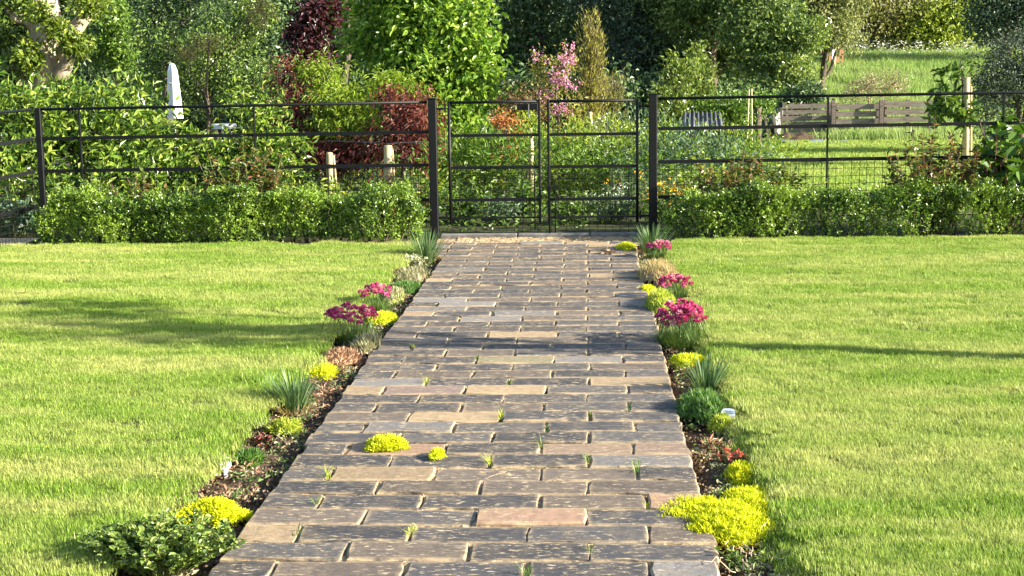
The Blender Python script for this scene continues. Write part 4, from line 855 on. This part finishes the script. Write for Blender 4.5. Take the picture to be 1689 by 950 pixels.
mb = MB(); mb.add([(-.25, 0, .05), (.16, 0, .05), (.20, .2, zt), (-.12, .25, zt * .86), (-.3, .4, .05), (.2, .45, .05), (-.05, -.06, zt * .55)], [(0, 1, 6), (1, 2, 6), (2, 3, 6), (3, 0, 6), (0, 3, 4), (2, 1, 5), (3, 2, 5), (3, 5, 4)]); mb.build('sheet', M_TARP, t)
for k, (x0, x1) in enumerate(((-.18, -.1), (-.02, .05), (.10, .19), (.22, .26))): box(MB(), ((x0 + x1) / 2, -.09, zt * .48), (.045, .025, zt * .98), 0, 0, -.18 + .05 * k).build('board', M_WOODH if k % 2 else M_WOOD, t)
box(MB(), (.22, -.05, zt * .98), (.34, .04, .05), 0, 0, -.42).build('rail', M_WOODH, t)
# soil heap with plastic sheet edge
rng = np.random.default_rng(3); c = gr(1320, 236); xs = np.linspace(-1.0, .75, 26); ys2 = np.linspace(-.35, .8, 14); X, Y = np.meshgrid(xs, ys2)
Z = .16 * np.exp(-((X + .1) / .6) ** 2 - ((Y - .2) / .3) ** 2) * (1 + .3 * np.sin(X * 17) * np.sin(Y * 13)) + rng.normal(0, .012, X.shape) - .01
mb = MB(); mb.add(np.stack([X, Y, Z], -1).reshape(-1, 3), [q for j in range(13) for i in range(25) for q in ((j * 26 + i, j * 26 + i + 1, j * 26 + i + 27), (j * 26 + i, j * 26 + i + 27, j * 26 + i + 26))])
o = mb.build('soil_heap', M_SOIL, None, True, (c.x, c.y, .02)); tag(o, 'low heap of bare brown soil in front of the slatted panel', 'soil heap')
mb = MB(); xs = np.linspace(-.7, .72, 30); V = []
for x in xs: h = .03 + .02 * math.sin(x * 11); V += [(x, -.02 * math.sin(x * 7), .0), (x, .06, h), (x, .14, .01)]
mb.add(V, [q for i in range(29) for k in (0, 1) for q in ((i * 3 + k, i * 3 + 3 + k, i * 3 + 4 + k), (i * 3 + k, i * 3 + 4 + k, i * 3 + 1 + k))])
o = mb.build('plastic_sheet', M_BLUE, None, True, (c.x + .1, c.y - .38, .03)); tag(o, 'crumpled blue plastic sheet edging the soil heap', 'plastic sheet')
# tall grass against the pallets
tg = MB(); rng = np.random.default_rng(8); n = 2600; c0 = foot(1462, 27.9); P = np.stack([c0.x + rng.normal(0, .55, n), 27.9 + rng.normal(0, .25, n), np.zeros(n)], 1)
blades(tg, P, rng.random(n) * 6.283, rng.uniform(.12, .34, n), .014, rng.uniform(0, .9, n), rng.uniform(0, .3, n)); tag(tg.build('tall_grass', M_MEADOW), 'unmown tall grass at the foot of the pallets', 'grass', None, 'stuff')
# shed on the hill
def shed():
    b = foot(1377, 43); t = thing('shed', 'small red-brown wooden shed at the meadow edge under the willow-like tree', 'shed', b, None, .35); zt = at(1377, 66, 43).z - b.z; w, d = .46, .6
    for i in range(7): box(MB(), (-w / 2 + (i + .5) * w / 7, 0, zt * .45), (w / 7 - .008, .03, zt * .9)).build('board', M_REDBRICK, t)
    for i in range(6):
        for s in (-1, 1): box(MB(), (s * w / 2, .03 + (i + .5) * d / 6, zt * .45), (.03, d / 6 - .008, zt * .9)).build('board', M_REDBRICK, t)
    box(MB(), (-w * .18, -.02, zt * .4), (.13, .02, zt * .62)).build('door', M_WHITE, t)
    mb = MB(); mb.add([(-w * .6, -.1, zt * .86), (w * .6, -.1, zt * .86), (0, -.1, zt * 1.05), (-w * .6, d + .1, zt * .86), (w * .6, d + .1, zt * .86), (0, d + .1, zt * 1.05)], [(0, 1, 2), (3, 5, 4), (0, 2, 5), (0, 5, 3), (2, 1, 4), (2, 4, 5)]); mb.build('roof', M_METAL, t)
shed()
# cow parsley along the meadow top
mb = MB(); rng = np.random.default_rng(13); n = 520; X = rng.uniform(6.2, 13.5, n); Y = 46.5 + rng.normal(0, .5, n); P = np.stack([X, Y, hill(X, Y) + rng.uniform(.2, .55, n)], 1)
leaves(mb, P, rdir(rng, n) * [1, 1, .2], rdir(rng, n) * .3 + [0, -.3, 1], .075, .06, 0, True); tag(mb.build('cow_parsley', G['whiteflower']), 'line of white cow parsley along the top of the meadow', 'cow parsley', None, 'stuff')
#--PART4--
# ------------------------------------------------------------------ plants in the beds along the path
leaf_mat('chive', [(0.06, 0.12, 0.05), (0.12, 0.21, 0.08), (0.20, 0.30, 0.12)], .3, .4, .4)
leaf_mat('straw', [(0.28, 0.22, 0.10), (0.46, 0.37, 0.18), (0.58, 0.50, 0.28)], .3, .6, .2)
leaf_mat('thriftleaf', [(0.06, 0.12, 0.03), (0.12, 0.21, 0.05), (0.22, 0.30, 0.09)], .3, .5, .3)
leaf_mat('magenta', [(0.42, 0.03, 0.16), (0.58, 0.07, 0.26), (0.72, 0.20, 0.42)], .3, .6, .2)
leaf_mat('palepink', [(0.55, 0.16, 0.28), (0.72, 0.34, 0.42), (0.78, 0.55, 0.55)], .3, .6, .2)
leaf_mat('goldmoss', [(0.44, 0.52, 0.01), (0.62, 0.66, 0.015), (0.78, 0.78, 0.05)], .3, .55, .25)
leaf_mat('limemoss', [(0.22, 0.32, 0.03), (0.42, 0.50, 0.06), (0.60, 0.62, 0.12)], .3, .55, .25)
leaf_mat('featherleaf', [(0.05, 0.12, 0.03), (0.11, 0.23, 0.05), (0.20, 0.34, 0.08)], .35, .5, .3)
leaf_mat('pinksedum', [(0.22, 0.11, 0.07), (0.42, 0.24, 0.15), (0.58, 0.42, 0.26)], .25, .5, .3)
leaf_mat('greycurl', [(0.18, 0.18, 0.10), (0.34, 0.33, 0.18), (0.50, 0.48, 0.30)], .25, .6, .2)
leaf_mat('houseleek', [(0.10, 0.015, 0.02), (0.18, 0.03, 0.035), (0.28, 0.07, 0.06)], .2, .45, .4)
leaf_mat('marjoram', [(0.04, 0.085, 0.018), (0.12, 0.20, 0.035), (0.22, 0.32, 0.06), (0.42, 0.48, 0.14)], .32, .4, .4)
leaf_mat('coral', [(0.60, 0.12, 0.09), (0.75, 0.26, 0.20)], .3, .6, .2)
leaf_mat('cream', [(0.40, 0.42, 0.24), (0.62, 0.62, 0.45), (0.72, 0.70, 0.58)], .3, .6, .2)
M_GOLDBASE = plain('moss_cushion_core', (0.34, 0.38, 0.02), .9, 0, .3, 30); M_LIMEBASE = plain('lime_cushion_core', (0.20, 0.26, 0.03), .9, 0, .3, 30)

def chives(label, px, py, h, r, n, seed, straw=40):
    rng = np.random.default_rng(seed); t = thing('chives', label, 'chives', gr(px, py, -.035), 'clumps of chives in the beds'); mb = MB()
    a = rng.random(n) * 6.283; q = rng.random(n) ** .7; P = np.stack([np.cos(a) * r * .35 * q, np.sin(a) * r * .35 * q, np.zeros(n) - .01], 1)
    blades(mb, P, a + rng.normal(0, .4, n), h * rng.uniform(.55, 1.15, n), .0068, rng.uniform(.1, .9, n) * q, .12 + .45 * q, 0, 4); mb.build('leaves', LEAF['chive'], t)
    mb = MB(); a = rng.random(straw) * 6.283; P = np.stack([np.cos(a) * r * .4, np.sin(a) * r * .4 - r * .2, np.zeros(straw)], 1)
    blades(mb, P, a, h * rng.uniform(.2, .5, straw), .006, rng.uniform(.4, 1.6, straw), rng.uniform(.2, .9, straw), 0, 3); mb.build('withered_leaves', LEAF['straw'], t)
def head_mesh(seed, mat):
    rng = np.random.default_rng(seed); mb = MB(); n = 30; u = rdir(rng, n); u[:, 2] = np.abs(u[:, 2]) * .9 - .15; u = nrm(u)
    leaves(mb, u * .004, u + rdir(rng, n) * .25, rdir(rng, n), rng.uniform(.011, .016, n), .011, 0, False, .2, .0)
    tube(mb, [(0, 0, -.10), (.004, .002, -.05), (0, 0, 0)], [.0016, .0014, .0013], 3, 1); return mb.mesh('flower', [mat, LEAF['thriftleaf']])
HEADS = [head_mesh(s, LEAF['magenta']) for s in range(4)]; HEADSP = [head_mesh(20 + s, LEAF['palepink']) for s in range(3)]
def thrift(label, px, py, r, h, nf, seed, pale=.15, fr=1.0, ry=None):
    rng = np.random.default_rng(seed); t = thing('thrift', label, 'thrift', gr(px, py, -.035), 'clumps of flowering thrift in the beds'); mb = MB(); n = int(1500 * fr); ry = ry or r
    a = rng.random(n) * 6.283; q = np.sqrt(rng.random(n)); P = np.stack([np.cos(a) * r * .8 * q, np.sin(a) * ry * .8 * q, np.zeros(n)], 1)
    blades(mb, P, a + rng.normal(0, .5, n), h * .62 * rng.uniform(.5, 1.1, n) * (1 - .3 * q), .0035, rng.uniform(0, .6, n), .1 + .8 * q * rng.random(n), 0, 2); mb.build('foliage', LEAF['thriftleaf'], t)
    for i in range(nf):
        a = rng.random() * 6.283; q = math.sqrt(rng.random()); hd = (HEADSP if rng.random() < pale else HEADS); o = link('flower', hd[rng.integers(len(hd))], t)
        o.location = (math.cos(a) * r * q * 1.05, math.sin(a) * ry * q * 1.05, h * (1.0 - .25 * q * q) * rng.uniform(.82, 1.08)); s = rng.uniform(1.05, 1.5); o.scale = (s, s, s * .95)
        o.rotation_euler = (-math.sin(a) * q * .5, math.cos(a) * q * .5, rng.random() * 6)
def cushion(name, label, cat, blobs, mat, base, n, L, W, seed, group=None, bl=False):
    """low mound: blobs (x, y, rx, ry, h) in world, z = ground z"""
    rng = np.random.default_rng(seed); c = np.array([blobs[0][0], blobs[0][1], blobs[0][5] if len(blobs[0]) > 5 else -.04]); t = thing(name, label, cat, tuple(c), group)
    ph = rng.random(4) * 6
    def hgt(x, y):
        z = np.full(x.shape, -1.0)
        for b in blobs:
            an = np.arctan2(y - b[1], x - b[0]); w = 1 + .10 * np.sin(3 * an + ph[0]) + .07 * np.sin(7 * an + ph[1])
            d = ((x - b[0]) / (b[2] * w)) ** 2 + ((y - b[1]) / (b[3] * w)) ** 2; z = np.maximum(z, b[4] * np.sqrt(np.clip(1 - d, 0, 1)) - (d > 1))
        return z + .12 * blobs[0][4] * np.sin(x * 70 + ph[2]) * np.sin(y * 60 + ph[3])
    x0, x1 = min(b[0] - 1.2 * b[2] for b in blobs), max(b[0] + 1.2 * b[2] for b in blobs); y0, y1 = min(b[1] - 1.2 * b[3] for b in blobs), max(b[1] + 1.2 * b[3] for b in blobs)
    N = 30; X, Y = np.meshgrid(np.linspace(x0, x1, N), np.linspace(y0, y1, N)); Z = hgt(X, Y); V = np.stack([X, Y, np.maximum(Z, -.01) - .006 + c[2]], -1).reshape(-1, 3) - c; ok = Z > -.5; F = []
    for j in range(N - 1):
        for i in range(N - 1):
            if ok[j, i] and ok[j, i + 1] and ok[j + 1, i] and ok[j + 1, i + 1]: a = j * N + i; F += [(a, a + 1, a + N + 1), (a, a + N + 1, a + N)]
    if F: mb = MB(); mb.add(V, F); mb.build('cushion', base, t, True)
    x = rng.uniform(x0, x1, n * 3); y = rng.uniform(y0, y1, n * 3); z = hgt(x, y); k = np.where(z > -.5)[0][:n]; x, y, z = x[k], y[k], z[k]; n = len(x); e = .004
    gx, gy = np.clip((hgt(x + e, y) - hgt(x - e, y)) / (2 * e), -2, 2), np.clip((hgt(x, y + e) - hgt(x, y - e)) / (2 * e), -2, 2); nn = nrm(np.stack([-gx, -gy, np.full(n, 1.0)], 1))
    P = np.stack([x, y, np.maximum(z, 0) + c[2] - .004], 1) - c; mb = MB()
    if bl: blades(mb, P, rng.random(n) * 6.283, L * rng.uniform(.5, 1.2, n), W, rng.uniform(0, 1.2, n), rng.uniform(0, .7, n), 0, 2)
    else: leaves(mb, P, nn + rdir(rng, n) * .75, rdir(rng, n), L * rng.uniform(.5, 1.6, n), W, 0, False, .1, .05)
    mb.build('shoots', mat, t); return t
def cp(px, py, wpx, dpx, h, z=-.04):
    """cushion footprint from its photo extent: centre pixel, half width and half depth in pixels"""
    p = gr(px, py, z); s = p.y / FPX; dY = p.y * p.y / FPX / (H - z)
    return (p.x, p.y, wpx * s, dpx * dY, h, z)
SG = 'golden stonecrop cushions'; gm, lm_ = LEAF['goldmoss'], LEAF['limemoss']
# right bed, near to far
cushion('stonecrop', 'largest golden stonecrop mound, spilling from the bed onto the path', 'stonecrop', [cp(1205, 876, 78, 38, .06), cp(1150, 845, 78, 26, .042, -.015), cp(1098, 831, 50, 14, .024, -.003), cp(1240, 850, 48, 36, .052)], gm, M_GOLDBASE, 12000, .019, .0055, 1, SG)
cushion('stonecrop', 'golden stonecrop tuft just behind the largest mound, below the coral flowers', 'stonecrop', [cp(1228, 792, 30, 16, .05)], gm, M_GOLDBASE, 1600, .016, .006, 2, SG)
cushion('stonecrop', 'golden stonecrop patch in front of the big thrift, beside chives', 'stonecrop', [cp(1136, 604, 28, 9, .05)], gm, M_GOLDBASE, 1500, .018, .007, 3, SG)
cushion('stonecrop', 'golden stonecrop at the path edge behind the big thrift', 'stonecrop', [cp(1068, 486, 16, 6, .05)], gm, M_GOLDBASE, 900, .018, .007, 4, SG)
cushion('stonecrop', 'lime stonecrop at the path end beside the right gate post chives', 'stonecrop', [cp(1032, 411, 15, 4.5, .04, -.01)], gm, M_LIMEBASE, 700, .02, .008, 5, SG)
cushion('stonecrop', 'golden stonecrop beside the label in the right bed', 'stonecrop', [cp(1192, 708, 20, 10, .05)], lm_, M_LIMEBASE, 1000, .018, .006, 6, SG)
cushion('feathery_plant', 'feathery mid-green mound behind the label in the right bed', 'plant', [cp(1158, 688, 42, 20, .09)], LEAF['featherleaf'], M_GREENSTEM, 2600, .035, .005, 7, None, True)
chives('chives in the right bed between the big thrift and the label', 1165, 650, .20, .13, 130, 11)
thrift('largest thrift clump, covered in magenta flowers, in the right bed', 1122, 572, .135, .235, 85, 12, .12, 1.5, .17)
thrift('second thrift clump behind the largest one in the right bed', 1112, 497, .11, .17, 36, 13, .15)
thrift('farthest thrift clump, in front of the right gate post', 1088, 430, .10, .15, 30, 14, .25)
cushion('straw_plant', 'straw-coloured dried plant behind the second thrift on the right', 'plant', [cp(1085, 466, 34, 13, .12)], LEAF['straw'], M_TWIG, 1100, .06, .006, 15, None, True)
cushion('cushion_plant', 'pale yellow-green cushion between the thrift clumps on the right', 'plant', [cp(1090, 514, 26, 13, .11)], lm_, M_LIMEBASE, 1500, .04, .006, 16, None, True)
chives('chives at the foot of the right gate post', 1075, 420, .27, .15, 190, 17)
stem_plant('seedling', 'brown-green rosette in the dry soil below the label', 'plant', gr(1178, 748, -.04), 14, .06, .07, 6, .035, .012, LEAF['pinksedum'], 18)
for k, (px, py, lb) in enumerate(((1217, 766, 'coral red flower cluster above the golden tuft in the right bed'), (1192, 768, 'smaller coral red flower cluster left of the other one'))):
    stem_plant('coral_flower', lb, 'flower', gr(px, py, -.04), 10 - 4 * k, .05, .035, 4, .018, .010, LEAF['featherleaf'], 40 + k, None, (LEAF['coral'], 1.0, 6, .006, .013), None, .2, sr=.0015)
rng = np.random.default_rng(23); t = thing('dry_twigs', 'dry twigs and withered stalks at the near end of the right bed', 'twigs', gr(1240, 925, -.04)); mb = MB()
for i in range(26):
    p = np.array([rng.normal(0, .05), rng.normal(0, .12), rng.uniform(0, .02)]); a = rng.random() * 6.28; ln = rng.uniform(.05, .14); limb(mb, rng, p, p + [math.cos(a) * ln, math.sin(a) * ln, rng.uniform(-.01, .05)], .002, .001, 5, .2, 4)
mb.build('twigs', M_CANE, t)
stem_plant('seedling', 'small dark green seedling among the dry twigs at the near end', 'plant', gr(1225, 935, -.04), 12, .05, .08, 7, .03, .012, LEAF['marjoram'], 24)
# left bed, near to far
stem_plant('marjoram', 'bushy dark green marjoram at the near end of the left bed', 'herb', gr(268, 938, -.02), 250, .16, .25, 17, .021, .017, LEAF['marjoram'], 51, None, None, None, .3, True, .0016, .25, .5)
cushion('stonecrop', 'golden stonecrop behind the marjoram at the left path edge', 'stonecrop', [cp(352, 862, 46, 14, .07), cp(305, 870, 30, 10, .05), cp(392, 850, 26, 6, .035, -.02)], gm, M_GOLDBASE, 3600, .018, .0065, 52, SG)
cushion('cushion_plant', 'small green tuft right of the left bed label', 'plant', [cp(410, 765, 20, 8, .045)], LEAF['featherleaf'], M_LIMEBASE, 900, .022, .006, 53)
stem_plant('houseleek', 'small dark red rosette in the left bed', 'houseleek', gr(437, 732, -.04), 12, .05, .045, 7, .03, .013, LEAF['houseleek'], 54)
cushion('cushion_plant', 'pale sprawling tuft between the dark red rosette and the chives', 'plant', [cp(470, 712, 26, 8, .04)], lm_, M_LIMEBASE, 700, .022, .007, 55)
chives('chives in the left bed near the dark red rosette', 487, 678, .215, .15, 150, 56, 110)
cushion('stonecrop', 'golden stonecrop behind the left bed chives', 'stonecrop', [cp(528, 620, 28, 9, .045)], gm, M_GOLDBASE, 1500, .018, .007, 57, SG)
cushion('pink_stonecrop', 'pinkish brown stonecrop in front of the left thrift', 'stonecrop', [cp(562, 600, 30, 14, .05)], LEAF['pinksedum'], M_TWIG, 1100, .028, .01, 58)
cushion('cushion_plant', 'grey curly cushion at the path edge below the left thrift', 'plant', [cp(605, 578, 24, 12, .05)], LEAF['greycurl'], M_TWIG, 500, .06, .008, 59, None, True)
thrift('near thrift clump with magenta flowers in the left bed', 582, 564, .14, .20, 46, 60, .15, 1.2)
cushion('stonecrop', 'golden stonecrop touching the path behind the near left thrift', 'stonecrop', [cp(632, 532, 24, 8, .05)], gm, M_GOLDBASE, 1300, .018, .007, 61, SG)
thrift('far thrift clump with paler flowers in the left bed', 618, 515, .11, .17, 32, 62, .5)
cushion('cushion_plant', 'grey-green cushion right of the far left thrift', 'plant', [cp(648, 497, 18, 10, .07)], LEAF['greycurl'], M_LIMEBASE, 700, .035, .006, 63, None, True)
cushion('feathery_plant', 'bright green mat spilling towards the path in the left bed', 'plant', [cp(668, 482, 26, 7, .055)], LEAF['featherleaf'], M_GREENSTEM, 1300, .035, .006, 64, None, True)
cushion('straw_plant', 'brownish withered plant in the far part of the left bed', 'plant', [cp(680, 462, 26, 9, .05)], LEAF['greycurl'], M_TWIG, 600, .06, .007, 65, None, True)
stem_plant('variegated_plant', 'cream and white leaved plant in front of the left gate post chives', 'plant', gr(682, 440, -.04), 30, .10, .12, 8, .035, .022, LEAF['cream'], 66)
chives('chives at the foot of the left gate post', 703, 432, .28, .16, 200, 67)
# stonecrop growing in the path itself
cushion('stonecrop', 'golden stonecrop patch growing in the middle of the path', 'stonecrop', [cp(637, 738, 33, 9, .035, -.002)], gm, M_GOLDBASE, 2200, .016, .006, 70, SG)
cushion('stonecrop', 'tiny golden stonecrop tuft on the path right of the bigger patch', 'stonecrop', [cp(721, 754, 11, 6, .025, -.002)], gm, M_GOLDBASE, 420, .014, .005, 71, SG)
# small self-sown seedlings and moss that knit the beds together
rng = np.random.default_rng(88); mb = MB()
for x0, x1 in ((LX + .03, PL - .02), (PR + .02, RX - .10)):
    nc = 330; cx = rng.uniform(x0, x1, nc); cy = 3.6 + 8.6 * rng.random(nc) ** 1.2; per = 16; q = rng.integers(0, 3, nc)
    P = np.stack([np.repeat(cx, per) + rng.normal(0, .022, nc * per), np.repeat(cy, per) + rng.normal(0, .03, nc * per), -.04 + rng.random(nc * per) * .022], 1)
    P[:, 0] = np.clip(P[:, 0], x0 - .03, x1 + .01)
    for j in range(3):
        k = np.repeat(q, per) == j; n = k.sum(); leaves(mb, P[k], rdir(rng, n) * [1, 1, .6] + [0, 0, .4], rdir(rng, n) * .5 + [0, -.2, 1], rng.uniform(.012, .03, n), rng.uniform(.006, .014, n), j)
tag(mb.build('bed_seedlings', [LEAF['thriftleaf'], LEAF['pinksedum'], LEAF['greycurl']]), 'scattered small seedlings and withered leaves covering the bed soil', 'seedlings', None, 'stuff')
# plant labels
def plant_label(label, px, py, hpx, wpx, yaw, lean):
    b = gr(px, py, -.035); s = b.y / FPX; hh, ww = hpx * s, wpx * s; t = thing('plant_label', label, 'plant label', b, 'white plastic plant labels', yaw)
    pr = [(-.16, -.25), (.16, -.25), (.20, .28), (.5, .46), (.5, .84), (.36, .97), (0, 1), (-.36, .97), (-.5, .84), (-.5, .46), (-.20, .28)]
    mb = MB(); n = len(pr); f = lambda y, z: (y, z)
    V = [(x * ww, -.0009 + lean * z * hh, z * hh) for x, z in pr] + [(x * ww, .0009 + lean * z * hh, z * hh) for x, z in pr]
    F = []
    for o, fl in ((0, 1), (n, -1)):
        for q in ((0, 1, 2), (0, 2, 10), (10, 2, 3), (10, 3, 9), (9, 3, 4), (9, 4, 8), (8, 4, 5), (8, 5, 7), (7, 5, 6)): F.append(tuple(o + k for k in q[::fl]))
    for i in range(n): j = (i + 1) % n; F += [(i, n + i, n + j), (i, n + j, j)]
    mb.add(V, F); mb.build('blade', M_PLASTIC, t); mb = MB()
    for k, (z, w0, w1) in enumerate(((.86, -.26, .24), (.76, -.32, .30), (.66, -.30, .1), (.56, -.28, .2))):
        box(mb, ((w0 + w1) / 2 * ww, -.0016 + lean * z * hh, z * hh), ((w1 - w0) * ww, .0008, .035 * hh))
    mb.build('print', M_INK, t)
plant_label('white plastic plant label in the left bed', 373, 783, 29, 19, .25, .35)
plant_label('white plastic plant label beside the feathery mound in the right bed', 1198, 706, 30, 24, -.3, .6)
# weeds in the joints of the path
wd = [(697, 634), (885, 708), (835, 632), (960, 690), (1040, 668), (840, 700), (790, 765), (885, 750), (525, 790), (600, 826), (470, 882), (965, 768), (715, 575), (865, 935), (968, 940), (680, 905), (780, 585), (1050, 775)]
wd.sort(key=lambda q: q[1]); ORD = 'first second third fourth fifth sixth seventh eighth ninth tenth eleventh twelfth thirteenth fourteenth fifteenth sixteenth seventeenth eighteenth nineteenth twentieth twenty-first twenty-second twenty-third twenty-fourth twenty-fifth'.split()
for i, (px, py) in enumerate(wd):
    rng = np.random.default_rng(500 + i); g0 = gr(px, py, 0); g0 = min(JO, key=lambda q: (q[0] - g0.x) ** 2 + (q[1] - g0.y) ** 2); t = thing('weed', 'small grass weed in a path joint, %s from the gate' % ORD[i], 'weed', (g0[0], g0[1] + float(rng.uniform(-.05, .03)), -.008), 'weeds growing in the path joints'); n = int(rng.integers(10, 26)); mb = MB()
    P = np.stack([rng.normal(0, .005, n), rng.normal(0, .022, n), np.zeros(n)], 1); blades(mb, P, rng.random(n) * 6.283, rng.uniform(.02, .065, n) * rng.uniform(.6, 1.2), .0036, rng.uniform(.1, 1.1, n), rng.uniform(.1, .8, n), 0, 3); mb.build('blades', LEAF['thriftleaf'] if i % 3 else LEAF['limemoss'], t)
b = gr(1003, 417, .004); t = thing('dead_leaf', 'curled brown dead leaf lying on the far end of the path', 'leaf', b); mb = MB(); rng = np.random.default_rng(2)
leaves(mb, np.zeros((6, 3)) + rng.normal(0, .012, (6, 3)) * [1, 1, .2], rdir(rng, 6) * [1, .6, .25], rdir(rng, 6) * .4 + [0, 0, 1], .07, .035, 0, True, .35, .3); mb.build('leaf', M_TWIG, t)
